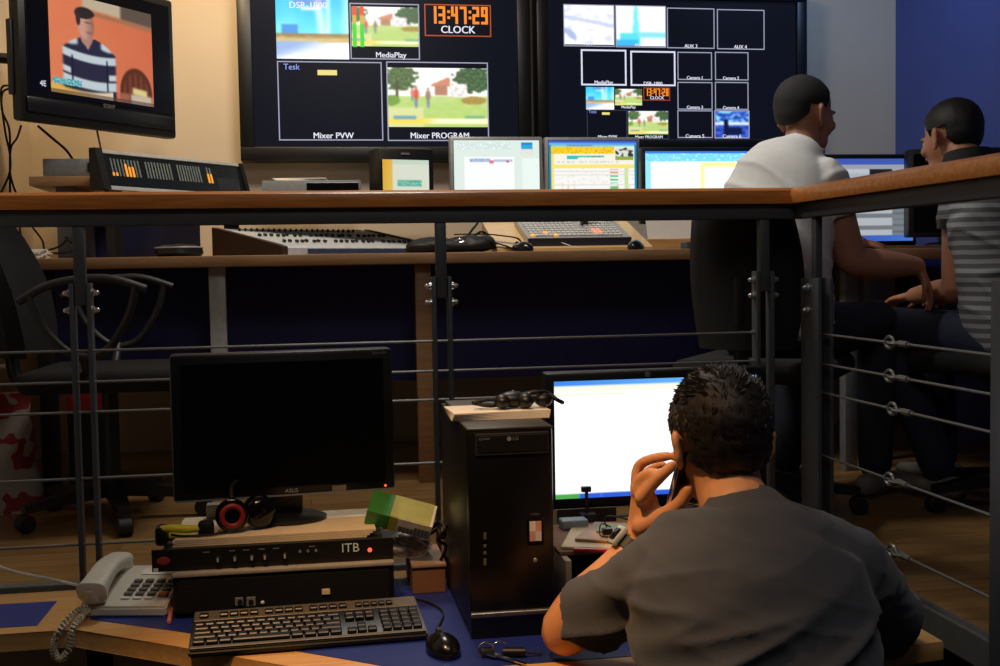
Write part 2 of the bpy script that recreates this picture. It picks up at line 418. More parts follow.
def p_control(u, v):
    c = mixc((30, 50, 150), (70, 110, 220), .5 + nz(u * 9, v * 9))
    if v < .5: c = mixc(c, (130, 215, 240), sst(-.1, .35, nz(u * 7 + 4, v * 9)))
    if .42 < v < .55: c = mixc(c, (240, 246, 255), .85)
    if .25 < u < .4 and v > .35: c = (10, 20, 50)
    if .3 < u < .8 and .62 < v < .9: c = (14, 24, 66)
    return c
def p_man(u, v):
    def soft(d, w=.02): return sst(w, -w, d)
    c = mixc((240, 136, 92), (226, 118, 80), u + .2 * nz(u * 4, v * 4))
    k = v - .06 * (u - .3)
    c = mixc(c, (206, 188, 158), soft(k - .10) * sst(.29, .33, u)); c = mixc(c, (100, 86, 74), soft(k - .11) * sst(.66, .7, u))
    c = mixc(c, (176, 122, 88), soft(abs(k - .135) - .02) * sst(.29, .33, u))
    d = math.hypot((u - .82) / .165, (v - .88) / .26)
    if v > .6: c = mixc(c, (96, 46, 32), soft(d - 1, .06)); c = mixc(c, (130, 66, 46), soft(d - .8, .06) * (.5 + .5 * math.sin(u * 110)))
    c = mixc(c, (212, 198, 178), soft(abs(u - .87) - .11) * sst(.88, .92, v)); c = mixc(c, (240, 222, 150), soft(abs(u - .855) - .075) * soft(abs(v - .87 - .1 * (u - .85)) - .035))
    # body
    sh = .25 * math.sqrt(max(0, min(1, (v - .395) / .14))) if v > .395 else -1
    du = abs(u - .365); inb = soft(du - sh, .018) if v > .395 else 0
    q = v + .5 * (u - .365) ** 2 - .05 * (u - .365); b = (42, 40, 66)
    for y0, h in ((.61, .04), (.875, .045)): b = mixc(b, (208, 222, 228), soft(abs(q - y0) - h, .012))
    b = mixc(b, (208, 222, 228), soft(abs(q - .46) - .03 - .03 * sst(.08, .2, du), .02) * sst(.09, .13, du)); b = mixc(b, (214, 224, 228), soft(abs(q - .78) - .03, .015) * sst(.17, .19, du))
    b = mixc(b, (24, 24, 46), soft(abs(du - .165) - .007, .006) * sst(.58, .62, v)); b = mixc(b, (190, 150, 140), soft(abs(u - .35) - .05 * (1 - (v - .41) / .12), .012) * soft(v - .52))
    c = mixc(c, b, inb)
    # head
    c = mixc(c, (190, 138, 122), soft(math.hypot((u - .34) / .055, (v - .4) / .08) - 1, .15))
    fz = mixc((216, 164, 146), (166, 114, 98), sst(.31, .42, u)); fz = mixc(fz, (120, 84, 76), soft(math.hypot((u - .36) / .035, (v - .245) / .012) - 1, .4) * .7 + soft(math.hypot((u - .365) / .03, (v - .345) / .012) - 1, .5) * .5)
    c = mixc(c, fz, soft(math.hypot((u - .34) / .078, (v - .275) / .145) - 1, .12))
    c = mixc(c, (46, 37, 38), soft(math.hypot((u - .33) / .095, (v - .165) / .07) - 1 + .5 * sst(.18, .24, v + .3 * (u - .33)), .12))
    c = mixc(c, (58, 46, 44), soft(math.hypot((u - .268) / .022, (v - .22) / .07) - 1, .2))
    c = mixc(c, (170, 104, 80), soft(abs(u - .7) - .05) * sst(.88, .92, v))
    # banners
    if .02 < u < .28 and .845 < v < .91: c = mixc((40, 150, 166), (170, 225, 225), .5 + nz(u * 70, v * 50) * 1.2)
    elif v > .9 and u < .58: c = mixc(c, mixc((238, 190, 80), (240, 222, 190), sst(.1, .5, u) + .3 * nz(u * 10, v * 30)), soft(.9 + .05 * math.sin(u * 5) - v))
    if v > .965: c = mixc(c, (90, 66, 56), .6)
    return c
def p_web(u, v):
    c = (226, 240, 232)
    if .04 < v < .2 and .04 < u < .66: c = mixc((214, 232, 228), (255, 255, 255), sst(.1, .35, nz(u * 40, v * 26)))
    if .05 < v < .2 and .79 < u < .92: c = (50, 170, 225) if v > .1 else (30, 140, 205)
    if .2 < v < .34 and .78 < u < .93 and nz(u * 40, v * 60) > .1: c = (244, 214, 200)
    if v > .36 and .12 < u < .7: c = (252, 254, 255)
    if .41 < v < .48 and .18 < u < .42: c = mixc((110, 130, 200), (230, 236, 250), .5 + nz(u * 80, v * 40))
    if .44 < v < .52 and .41 < u < .46: c = (226, 130, 140)
    if .43 < v < .47 and .46 < u < .68: c = (190, 200, 226)
    if .45 < v < .5 and .61 < u < .64: c = (220, 110, 130)
    if v > .4 and .8 < u: c = (238, 250, 243)
    return c
def p_sched(u, v):
    if v < .08: return mixc((50, 96, 200), (120, 180, 245), sst(.03, .06, v) * (1 - u * .4))
    if u < .03 or u > .975: return (20, 140, 180)
    if v < .13: return (90, 170, 205) if .2 < u < .5 else (110, 214, 226)
    if v < .28 and u < .745: return mixc((250, 212, 40), (214, 172, 40), sst(.1, .4, nz(u * 60, v * 20)))
    if .14 < v < .42 and .76 < u < .965:
        k = (v - .14) / .28
        if k > .75: return (150, 170, 70)
        return mixc((225, 230, 220), (60, 60, 56), sst(-.1, .1, nz(u * 20, v * 14)))
    if .33 < v < .4 and .2 < u < .33: return (50, 196, 196)
    if .32 < v < .37 and .33 < u < .63: return mixc((110, 214, 200), (60, 120, 120), sst(0, .3, nz(u * 90, v * 20)))
    if .44 < v < .48 and .1 < u < .8: return (206, 210, 208) if nz(u * 80, 3) > 0 else (246, 244, 230)
    if .52 < v < .6: return (252, 230, 120)
    if u < .055: return (252, 226, 120)
    if v > .6:
        if .69 < u < .79:
            k = int((v - .6) / .075); w = ((v - .6) / .075) % 1
            if .3 < w < .75: return [(190, 180, 214), (236, 160, 110), (110, 206, 140), (90, 200, 130), (120, 206, 150), (110, 200, 140)][k % 6]
        if ((v - .6) / .075) % 1 < .12: return (226, 222, 214)
        if .9 > u > .86: return (200, 230, 160)
        return mixc((250, 250, 246), (240, 214, 196), sst(.2, .5, nz(u * 30, v * 60)))
    return (250, 246, 228)
def p_wide(u, v):
    if v < .07: return (60, 120, 225)
    if v < .26: return mixc((120, 215, 245), (190, 240, 252), sst(.1, .5, nz(u * 50, v * 20)))
    if u > .48 and v > .3:
        if u < .52 or v < .42: return (250, 240, 160)
        return (255, 254, 240)
    if u < .05: return (150, 225, 245)
    return (240, 252, 255)
def p_doc(u, v):
    if v < .035: return mixc((60, 130, 220), (120, 190, 245), u)
    if v < .10: return (238, 236, 216) if v > .06 else (226, 232, 224)
    if .105 < v < .12 and u < .35: return (222, 226, 200)
    if v > .95:
        if u < .12: return (70, 160, 70)
        if u > .88: return (226, 140, 120)
        return mixc((40, 90, 205), (110, 150, 225), sst(.1, .4, nz(u * 30, v)))
    return (255, 255, 255)
def p_win(u, v):
    if v < .07: return (70, 100, 200)
    if v > .93: return mixc((40, 70, 180), (80, 130, 225), u)
    if v < .12: return (170, 176, 190)
    if v < .5:
        if .3 < u < .62: return (186, 196, 214) if v > .18 else (206, 212, 222)
        if .62 < u < .82: return (34, 34, 40) if v < .3 or (u < .64 or u > .8) else (160, 168, 176)
        return (176, 184, 190)
    if u > .82: return (132, 140, 146) if (v * 40) % 3 < 2 else (110, 118, 128)
    return (196, 202, 208) if (v * 14) % 2 < 1.3 else (128, 134, 142)
def p_small(u, v):
    if u < .22: return mixc((244, 184, 60), (250, 214, 110), u * 3 + .3 * v)
    c = (240, 246, 226)
    if v < .12: c = (220, 236, 214)
    if .6 < v < .78 and .32 < u < .84: c = mixc((90, 190, 170), (190, 226, 206), sst(-.1, .3, nz(u * 40, v * 20)))
    if v > .9: c = (250, 232, 150)
    return c

pm = pic_mat('screen_glow', 1.0); pm2 = pic_mat('screen_glow_bright', 1.15); pmd = pic_mat('screen_glow_dim', .5); pmt = pic_mat('screen_glow_medium', .8)
m_line = glow('screen_line', (176, 180, 205), .8, 'NONE'); m_linew = glow('screen_line_bright', (226, 228, 250), 1, 'NONE'); m_lined = glow('screen_line_faint', (70, 76, 100), .7, 'NONE')
m_txt = glow('screen_caption', (236, 236, 252), 1, 'NONE'); m_org = glow('screen_orange', (255, 140, 30), 1.1, 'NONE'); m_orgd = glow('screen_orange_frame', (190, 80, 34), .9, 'NONE')
m_plasma = mat('plasma_black', (5, 6, 9), .3, emit=(14, 17, 28), estr=1, spec=.15)
m_bez = mat('tv_bezel', (15, 14, 14), .4)

# ------------------------------------------------------------------ two wall displays
def wall_display(x0, x1, z0, z1, bez, label, extra):
    t = thing('wall_display', label, 'television', ((x0 + x1) / 2, 5.25, z0)); B = V(((x0 + x1) / 2, 5.25, z0))
    bm = nb(); add_box(bm, x0, x1, 5.25, 5.34, z0, z1, .006); hs = part(bm, 'housing', m_bez, t, B)
    bm = nb()
    for a in ((x0, x0 + bez, z0 + bez, z1 - bez), (x1 - bez, x1, z0 + bez, z1 - bez), (x0, x1, z0, z0 + bez), (x0, x1, z1 - bez, z1)): add_box(bm, a[0], a[1], 5.225, 5.26, a[2], a[3], .004)
    part(bm, 'bezel', m_bez, t, B)
    bm = nb(); add_box(bm, x0 + bez, x1 - bez, 5.245, 5.249, z0 + bez, z1 - bez); sc = part(bm, 'screen', m_plasma, t, B)
    bm = nb(); add_box(bm, x0 + bez, x1 - bez, 5.236, 5.246, z0 + bez - .006, z0 + bez + .002); part(bm, 'trim_strip', mat('bronze_strip', (120, 104, 84), .35, .6), t, B)
    extra(t, sc, B)
    return t
YS = 5.243
def sq(px0, py0, px1, py1, dy=0): 
    a = at_y(px0, py0, YS - dy); b = at_y(px1, py0, YS - dy); c = at_y(px1, py1, YS - dy); d = at_y(px0, py1, YS - dy)
    xl, xr, zt, zb = (a.x + d.x) / 2, (b.x + c.x) / 2, (a.z + b.z) / 2, (c.z + d.z) / 2
    return xl, xr, zt, zb
def pict(name, fn, r, nx, ny, m, sc, B, dy=.001, blur=1):
    xl, xr, zt, zb = sq(*r, dy); y = YS - dy
    picture(name, fn, [V((xl, y, zt)) - B, V((xr, y, zt)) - B, V((xr, y, zb)) - B, V((xl, y, zb)) - B], nx, ny, m, sc, blur if 'meter' not in name else 0)
def frame_bm(bm, r, w, dy=.0015):
    xl, xr, zt, zb = sq(*r, dy); y = YS - dy
    for a in ((xl, xl + w, zb, zt), (xr - w, xr, zb, zt), (xl + w, xr - w, zt - w, zt), (xl + w, xr - w, zb, zb + w)):
        add_quad(bm, (a[0], y, a[2]), (a[1], y, a[2]), (a[1], y, a[3]), (a[0], y, a[3]))
def cap_bm(_, s, px, py, h, dy=.002, sq_=1.0):
    bm = nb(); c = at_y(px, py, YS - dy)
    for k in (-.018, .018): text_bm(bm, s, h, face_M(c + V((k * h, -.0002 * (k > 0), 0))), squeeze=sq_)
    part(bm, 'caption', m_txt, CAP[0], CAP[1])
SEG = {'0': 'abcdef', '1': 'bc', '2': 'abged', '3': 'abgcd', '4': 'fgbc', '5': 'afgcd', '6': 'afgedc', '7': 'abc', '8': 'abcdefg', '9': 'abcdfg'}
CAP = [None, None]
def seven(bm, s, px0, py0, px1, py1, dy=.002):
    xl, xr, zt, zb = sq(px0, py0, px1, py1, dy); y = YS - dy; h = zt - zb; n = len(s)
    wd = (xr - xl) / (sum(.45 if ch == ':' else 1 for ch in s)); x = xl; k = h * .15
    def bar(a, b, c, d): add_quad(bm, (a, y, c), (b, y, c), (b, y, d), (a, y, d))
    for ch in s:
        if ch == ':':
            for z in (zb + h * .28, zb + h * .62): bar(x + wd * .1, x + wd * .1 + k, z, z + k)
            x += wd * .45; continue
        l, r_ = x + wd * .08, x + wd * .86; zm = (zt + zb) / 2
        for g in SEG[ch]:
            if g == 'a': bar(l, r_, zt - k, zt)
            if g == 'd': bar(l, r_, zb, zb + k)
            if g == 'g': bar(l, r_, zm - k / 2, zm + k / 2)
            if g == 'f': bar(l, l + k, zm, zt)
            if g == 'e': bar(l, l + k, zb, zm)
            if g == 'b': bar(r_ - k, r_, zm, zt)
            if g == 'c': bar(r_ - k, r_, zb, zm)
        x += wd
def ex1(t, sc, B):
    CAP[:] = [sc, B]
    pict('studio_picture', p_studio, (276, -1, 348.5, 59), 72, 60, pm2, sc, B)
    pict('garden_picture', p_media, (351.5, 7, 418.5, 46.5), 66, 40, pm2, sc, B)
    pict('programme_picture', p_garden, (388, 68, 487.5, 127), 110, 66, pm2, sc, B)
    def lv(u, v): return (240, 70, 30) if v < .25 else ((214, 180, 40) if v < .45 else (60, 220, 40))
    pict('level_meter', lv, (352.5, 6, 356.5, 47), 2, 20, pm, sc, B, .002); pict('level_meter', lv, (360, 6, 364, 47), 2, 20, pm, sc, B, .002)
    bm = nb()
    for r in ((350, 3.5, 419.5, 59.5), (278, 61.5, 382.5, 140.5), (387, 62, 488.5, 141)): frame_bm(bm, r, .005)
    part(bm, 'window_outline', m_line, sc, B)
    bm = nb(); frame_bm(bm, (424.5, 4.5, 491, 36.5), .005); part(bm, 'clock_outline', m_orgd, sc, B)
    bm = nb(); seven(bm, '13:47:29', 429, 6.5, 489, 24); part(bm, 'clock_digits', m_org, sc, B)
    cap_bm(bm, 'CLOCK', 458, 30, .046); cap_bm(bm, 'MediaPlay', 391, 55.2, .034); cap_bm(bm, 'Mixer PVW', 333.5, 135.8, .037); cap_bm(bm, 'Mixer PROGRAM', 440, 135.8, .037, sq_=.98)
    cap_bm(bm, 'DSR-1800', 308, 5.5, .04, .003)
    bm = nb(); c = at_y(291.5, 67, YS - .002); text_bm(bm, 'Tesk', .036, face_M(c)); part(bm, 'channel_logo', glow('logo_blue', (150, 170, 255), 1, 'NONE'), sc, B)
    bm = nb(); xl, xr, zt, zb = sq(317.5, 70, 337, 75.2, .002); add_quad(bm, (xl, YS - .002, zb), (xr, YS - .002, zb), (xr, YS - .002, zt), (xl, YS - .002, zt)); part(bm, 'yellow_bar', glow('bar_yellow', (240, 222, 130), 1, 'NONE'), sc, B)
def ex2(t, sc, B):
    CAP[:] = [sc, B]
    pict('city_picture', p_white, (564, 5, 614, 44.5), 44, 36, pm2, sc, B); pict('tower_picture', p_cyan, (616, 6, 665.5, 46), 44, 36, pm2, sc, B)
    pict('studio_picture', p_studio, (586, 87, 614, 109.5), 36, 30, pm2, sc, B); pict('garden_picture', p_media, (615, 89, 642, 105.3), 36, 26, pm2, sc, B)
    pict('programme_picture', p_garden, (628.5, 111.2, 668, 134.2), 56, 34, pm2, sc, B); pict('control_room_picture', p_control, (715, 110.5, 749, 137.5), 40, 34, pm2, sc, B)
    bm = nb()
    for r in ((563.5, 4.5, 614.5, 46.5), (615.5, 5.5, 666, 47.5), (667, 8, 714.5, 48.5), (717, 9.5, 764.5, 49.5), (677.5, 52, 712, 80), (715, 52, 748.5, 80.3), (677.5, 82, 712.5, 109.6), (715, 82, 748.5, 109.8), (677.5, 110.3, 712.8, 138), (714.5, 110.3, 749.5, 138.4)): frame_bm(bm, r, .0045)
    part(bm, 'window_outline', m_line, sc, B)
    bm = nb(); frame_bm(bm, (581, 49.5, 626.5, 85.5), .0075); frame_bm(bm, (630.5, 51, 675.5, 86), .0075); part(bm, 'bright_window_outline', m_linew, sc, B)
    bm = nb(); frame_bm(bm, (587, 110, 627, 138), .003); frame_bm(bm, (627.5, 110.5, 668.8, 139), .003); part(bm, 'faint_window_outline', m_lined, sc, B)
    bm = nb(); seven(bm, '13:47:28', 645, 88.5, 669, 96); part(bm, 'clock_digits', m_org, sc, B)
    bm = nb(); frame_bm(bm, (643.5, 87.7, 670, 100.5), .003); part(bm, 'clock_outline', m_orgd, sc, B)
    for s, x, y, h in (('CLOCK', 657, 98, .02), ('MediaPlay', 628.5, 107.2, .017), ('Mixer PVW', 607.5, 136.8, .019), ('Mixer PROGRAM', 649, 137, .018), ('MediaPlay', 603.7, 82.5, .022), ('DSR-1800', 653, 83.7, .022),
                       ('AUX 1', 589.5, 44, .018), ('AUX 2', 640, 45, .018), ('AUX 3', 691, 46.2, .022), ('AUX 4', 740.5, 47, .022), ('Camera 1', 695, 77.8, .02), ('Camera 2', 731, 78.2, .02), ('Camera 3', 695, 107.3, .02), ('Camera 4', 731, 107.8, .02), ('Camera 5', 695, 136.2, .023), ('Camera 6', 732, 136.4, .023)): cap_bm(bm, s, x, y, h)
    bm = nb(); c = at_y(592.5, 111.8, YS - .002); text_bm(bm, 'Tesk', .02, face_M(c)); part(bm, 'channel_logo', MATS['logo_blue'], sc, B)
    bm = nb(); xl, xr, zt, zb = sq(602, 112.3, 609.7, 114.8, .002); add_quad(bm, (xl, YS - .002, zb), (xr, YS - .002, zb), (xr, YS - .002, zt), (xl, YS - .002, zt)); part(bm, 'yellow_bar', MATS['bar_yellow'], sc, B)
wall_display(at_y(239, 100, 5.225).x, at_y(531.5, 100, 5.225).x, 1.325, 2.13, .06, 'large wall display showing a studio, two garden windows and a big orange clock', ex1)
wall_display(at_y(538, 100, 5.225).x, at_y(807.5, 100, 5.225).x, 1.37, 2.11, .05, 'large wall display split into many small camera windows behind the seated man in pale shirt', ex2)

# ------------------------------------------------------------------ small television on the left
yl, yr = 4.3, 4.9
pl, pr = at_y(22, 123, yl), at_y(177, 136, yr)
zb = (pl.z + pr.z) / 2; wv = V((pr.x - pl.x, pr.y - pl.y, 0)); TW = wv.length; rz = math.atan2(wv.y, wv.x)
TH = 137 / 1165 * 4.35 + .04
tv = thing('television', 'smaller black television hung at the left, showing a man in a striped shirt', 'television', (pl.x, pl.y, zb), rz)
bm = nb(); add_box(bm, 0, TW, 0, .05, 0, TH, .012); obj('housing', bm, m_black, tv, 40)
bm = nb(); add_box(bm, .05, TW - .05, .05, .11, .1, TH - .07, .01); add_box(bm, -.008, .05, .03, .055, .09, TH - .2, .004); obj('back_cover', bm, m_dark, tv, 40)
bm = nb(); add_box(bm, .03, TW - .03, -.006, .004, .095, TH - .03, .002); sc = obj('screen', bm, m_lcdoff, tv)
x0, x1, z0, z1 = .125, .625, .112, .112 + .36
picture('programme_picture', p_man, [V((x0, -.008, z1)), V((x1, -.008, z1)), V((x1, -.008, z0)), V((x0, -.008, z0))], 130, 96, pmt, sc)
bm = nb(); add_box(bm, .02, TW - .02, -.008, 0, .03, .085, .006); obj('speaker_bar', bm, mat('dark_gloss_strip', (22, 22, 24), .3), tv, 40)
bm = nb(); text_bm(bm, 'SONY', .022, face_M((TW * .52, -.0095, .088))); obj('brand_mark', bm, mat('brand_silver', (120, 122, 125), .4), tv)
bm = nb(); text_bm(bm, '4E', .028, face_M((.09, -.0085, .135))); obj('screen_symbol', bm, m_txt, tv)
bm = nb(); add_box(bm, TW / 2 - .05, TW / 2 + .05, .11, .2, TH * .4, TH * .6, .004); add_tube(bm, [(TW / 2, .2, TH / 2), (TW / 2 - .1, .3, TH / 2), (TW / 2 - .30, .42, TH / 2)], .02, 8, 3); obj('wall_bracket', bm, m_dark, tv, 40)

# ------------------------------------------------------------------ desk monitors (local frame: x right, front -y, origin at the foot)
def upper(fn, k): return lambda u, v: fn(u, min(1, v / k))
def monitor(name, label, loc, rz, w, h, z0, bez, m, fn, scr, res=(96, 76), pmx=None, depth=.05, group=None, chin=0, foot=.11, tilt=0):
    t = thing(name, label, 'monitor', loc, rz, group)
    bm = nb(); add_box(bm, -w / 2, w / 2, 0, depth, z0, z0 + h, .008); add_box(bm, -w * .32, w * .32, depth, depth + .03, z0 + h * .15, z0 + h * .8, .012); obj('housing', bm, m, t, 40)
    bm = nb(); add_box(bm, -w / 2 + bez, w / 2 - bez, -.003, .002, z0 + bez + chin, z0 + h - bez); sc = obj('screen', bm, m_lcdoff, t)
    if fn:
        a, b = z0 + bez + chin + .002, z0 + h - bez - .002; q = w / 2 - bez - .002
        picture('picture', fn, [V((-q, -.004, b)), V((q, -.004, b)), V((q, -.004, a)), V((-q, -.004, a))], res[0], res[1], pmx or pm, sc)
    bm = nb(); add_box(bm, -.035, .035, depth * .5, depth + .045, .012, z0 + h * .4, .008); obj('stand', bm, m, t, 40)
    bm = nb(); add_lathe(bm, [(foot, 0), (foot, .007), (foot * .8, .014), (.001, .017)], 28, Matrix.Translation((0, depth * .6, 0)) @ Matrix.Diagonal((1, .75, 1, 1))); obj('foot', bm, m, t, 40)
    return t
def mon_px(px0, px1, pyt, pyb, Y):
    a = at_y(px0, (pyt + pyb) / 2, Y); b = at_y(px1, (pyt + pyb) / 2, Y); return (a.x + b.x) / 2, b.x - a.x, at_y((px0 + px1) / 2, pyt, Y).z, at_y((px0 + px1) / 2, pyb, Y).z
x, w, zt, zb = mon_px(450, 543, 136.5, 192, 4.81)
monitor('desktop_monitor', 'grey framed monitor showing a pale web page, standing left of the yellow spreadsheet monitor', (x, 4.81, DZ), 0, w, .31, zt - DZ - .31, .014, m_silver, upper(p_web, .7), None, chin=.012, foot=.085)
x, w, zt, zb = mon_px(545, 640, 137, 192, 4.81)
monitor('desktop_monitor', 'grey framed monitor showing a yellow and white schedule table with a tiny video', (x, 4.81, DZ), 0, w, .33, zt - DZ - .33, .014, m_silver, upper(p_sched, .66), None, chin=.012, foot=.085)
x, w, zt, zb = mon_px(641, 762, 147, 192, 4.74)
monitor('desktop_monitor', 'black framed wide monitor with a pale blue page beside the man in pale shirt', (x, 4.74, DZ), 0, w, .32, zt - DZ - .32, .016, m_black, upper(p_wide, .56), None, pmx=pm2)
x, w, zt, zb = mon_px(792, 917, 154, 245, 4.6)
monitor('desktop_monitor', 'black framed wide monitor with grey windows in front of the man in pale shirt', (x, 4.6, DZ), 0, w, .385, zt - DZ - .385, .018, m_black, p_win, None, pmx=pmt, chin=.0)
x, w, zt, zb = mon_px(904, 975, 150, 250, 4.5)
monitor('desktop_monitor', 'dark blank monitor turned aside, behind the man in striped shirt', (x + .02, 4.42, DZ), -.25, w + .05, .36, zt - DZ - .36, .02, m_black, None, None, depth=.08)
# small deep black monitor
a = at_y(379, 170, 4.62); b = at_y(431, 170, 4.72); zt = at_y(400, 147, 4.62).z; VZ = 1.116
t = thing('video_monitor', 'small deep black video monitor with a yellow and white picture, between the displays and handrail', 'monitor', (a.x, a.y, VZ), math.atan2(.06, b.x - a.x))
sw = (b - a).length * .98; hh = zt - VZ
bm = nb(); add_box(bm, 0, sw, 0, .13, .012, hh, .01); obj('housing', bm, m_black, t, 40)
bm = nb(); add_box(bm, .008, sw - .02, -.006, .002, hh - .225, hh - .045, .004); sc = obj('screen', bm, m_lcdoff, t)
picture('picture', upper(p_small, .78), [V((.012, -.008, hh - .048)), V((sw - .026, -.008, hh - .048)), V((sw - .026, -.008, hh - .222)), V((.012, -.008, hh - .222))], 40, 34, pmt, sc)
bm = nb(); add_box(bm, sw * .4, sw * .55, -.004, 0, hh - .027, hh - .02); obj('brand_mark', bm, m_grey, t)
bm = nb(); add_box(bm, .02, sw - .02, .02, .12, 0, .012, .002); obj('stand', bm, m_black, t, 40)
# ------------------------------------------------------------------ things on the control desk
# grey box on the little shelf
a = at_y(43, 176, 4.56); b = at_y(78, 161, 4.56)
t = thing('grey_equipment_box', 'flat grey equipment box lying on the small raised shelf', 'equipment', ((a.x + .12), 4.56, SHZ))
bm = nb(); add_box(bm, -.12, .17, 0, .3, 0, .07, .004); obj('housing', bm, m_grey, t, 40)
bm = nb(); add_box(bm, .04, .16, -.004, .0, .02, .055, .001); obj('front_slot', bm, m_blackg, t)
# channel meter bridge
yl, yr = 4.36, 4.96
pl, pr = at_y(101, 188, yl), at_y(245, 192, yr); wv = V((pr.x - pl.x, pr.y - pl.y, 0)); MW = wv.length; zb = pl.z
t = thing('meter_bridge', 'long black channel meter unit with pale edges and glowing orange bars', 'audio equipment', (pl.x, pl.y, DZ), math.atan2(wv.y, wv.x))
q = zb - DZ; TT = .14
def slope(zz): return zz * .25
bm = nb(); add_rings(bm, [[V((x, 0, q)), V((x, .05, q)), V((x, .05, q + TT)), V((x, slope(TT), q + TT))] for x in (.03, MW)]); obj('housing', bm, m_dark, t)
bm = nb(); add_rings(bm, [[V((x, -.02, q - .004)), V((x, .055, q - .004)), V((x, .055, q + TT + .006)), V((x, slope(TT) - .01, q + TT + .006))] for x in (-.0, .032)]); obj('end_cheek', bm, m_black, t)
bm = nb(); add_rings(bm, [[V((x, -.02, q - .004)), V((x, .055, q - .004)), V((x, .055, q + TT + .002)), V((x, slope(TT) - .01, q + TT + .002))] for x in (MW, MW + .02)]); obj('end_cheek', bm, m_black, t)
Mf = face_M((0.03, -.002, q), V((1, 0, 0)), V((0, .28, 1)))
bm = nb(); add_box(bm, 0, MW - .03, .012, TT * 1.03 - .012, 0, .002, M=Mf); fp = obj('face_panel', bm, mat('meter_panel', (16, 22, 28), .3), t)
bm = nb(); add_box(bm, 0, MW - .03, TT * 1.03 - .012, TT * 1.03 + .002, -.004, .006, .002, M=Mf); obj('top_edge', bm, m_lgrey, t)
bm = nb(); add_box(bm, 0, MW - .03, -.006, .01, -.004, .006, .002, M=Mf); obj('bottom_edge', bm, m_lgrey, t)
bm = nb(); bos = {}
W = MW - .03
for g, (u0, u1, n) in enumerate(((.045, .245, 9), (.275, .465, 9), (.5, .68, 9), (.72, .765, 2))):
    for i in range(n):
        x = W * (u0 + (u1 - u0) * (i + .5) / n); add_box(bm, x - .0035, x + .0035, .05, .115, .002, .0035, M=Mf)
        if (g == 0 and i in (4, 5, 6)) or g == 3: add_box(bos.setdefault((g, 1), nb()), x - .0045, x + .0045, .05, .088 if i != 4 else .098, .003, .0048, M=Mf)
        if g == 0 and i in (0, 1): add_box(bos.setdefault((g, 2), nb()), x - .004, x + .004, .05, .062, .003, .0048, M=Mf)
obj('meter_scale', bm, mat('meter_scale', (112, 124, 122), .5), t)
for bo in bos.values(): obj('lit_meter_bar', bo, glow('meter_orange', (255, 160, 50), 1.1, 'NONE'), t)
bm = nb()
for k in range(14): x = W * (.8 + .012 * k); add_box(bm, x, x + W * .006, .02 + .004 * (k % 3), .075, .002, .004, M=Mf)
for k in range(8): add_cyl(bm, Mf @ V((W * .79 + k * .016, .095 + .012 * (k % 2), .002)), Mf @ V((W * .79 + k * .016, .095 + .012 * (k % 2), .005)), .003, n=6)
obj('small_button', bm, mat('dull_buttons', (56, 60, 66), .5), t)
for x in (.06, MW - .08):
    bm = nb(); add_box(bm, x, x + .04, .0, .05, 0, q, .003); obj('leg', bm, m_black, t)

# mixing console
fl = at_y(280, 253, 4.25); RZ = math.radians(35)
t = thing('mixing_console', 'white sloping audio mixing console with rows of black faders on the control desk', 'mixing console', (fl.x, fl.y, DZ), RZ)
CW, CDp = .74, .45
bm = nb(); add_rings(bm, [[V((x, 0, 0)), V((x, CDp, 0)), V((x, CDp, .11)), V((x, .03, .035)), V((x, 0, .025))] for x in (.026, CW)]); obj('body', bm, mat('console_white', (205, 208, 208), .4), t)
bm = nb(); add_rings(bm, [[V((x, -.012, 0)), V((x, CDp + .01, 0)), V((x, CDp + .01, .115)), V((x, .03, .04)), V((x, -.012, .03))] for x in (0, .026)]); obj('side_cheek', bm, mat('dark_walnut', (62, 44, 34), .5), t)
bm = nb(); add_rings(bm, [[V((x, -.012, 0)), V((x, CDp + .01, 0)), V((x, CDp + .01, .115)), V((x, .03, .04)), V((x, -.012, .03))] for x in (CW, CW + .026)]); obj('side_cheek', bm, MATS['dark_walnut'], t)
bm = nb(); add_box(bm, .12, CW - .02, -.004, .0, .006, .022); obj('front_strip', bm, mat('slate_blue_strip', (60, 74, 104), .5), t)
sl = .075 / .42; Ms = face_M((0.026, .03, .036), V((1, 0, 0)), V((0, 1, sl)))
for row, (yy, x0, n) in enumerate(((.07, .06, 24), (.22, .05, 24), (.36, .05, 22))):
    bm = nb()
    for k in range(n):
        x = x0 + k * .026
        if x > CW - .06: break
        dy = .02 * nz(k * .9, row * 5) if row < 2 else 0
        if row < 2: (add_box(bm, x - .0045, x + .0045, yy + dy - .009, yy + dy + .009, .001, .011, .002, 1, M=Ms) if k % 9 != 8 else None)
        else: add_cyl(bm, Ms @ V((x, yy, 0)), Ms @ V((x, yy, .012)), .0045, .004, 8)
    obj('fader_bank' if row < 2 else 'knob_bank', bm, m_black, t)
# dark rounded case with pale rim
a = at_y(178, 255, 4.3)
t = thing('rounded_case', 'low dark rounded case with a pale upper rim beside the mixing console', 'case', (a.x, 4.34, DZ))
bm = nb(); add_lathe(bm, [(.075, 0), (.086, .012), (.083, .03), (.06, .042), (.001, .046)], 28); obj('body', bm, m_black, t, 50)
bm = nb(); add_tube(bm, [(math.cos(a) * .083, math.sin(a) * .083, .033) for a in [2 * PI * i / 24 for i in range(25)]], .003, 6, 0); obj('rim', bm, m_lgrey, t, 50)
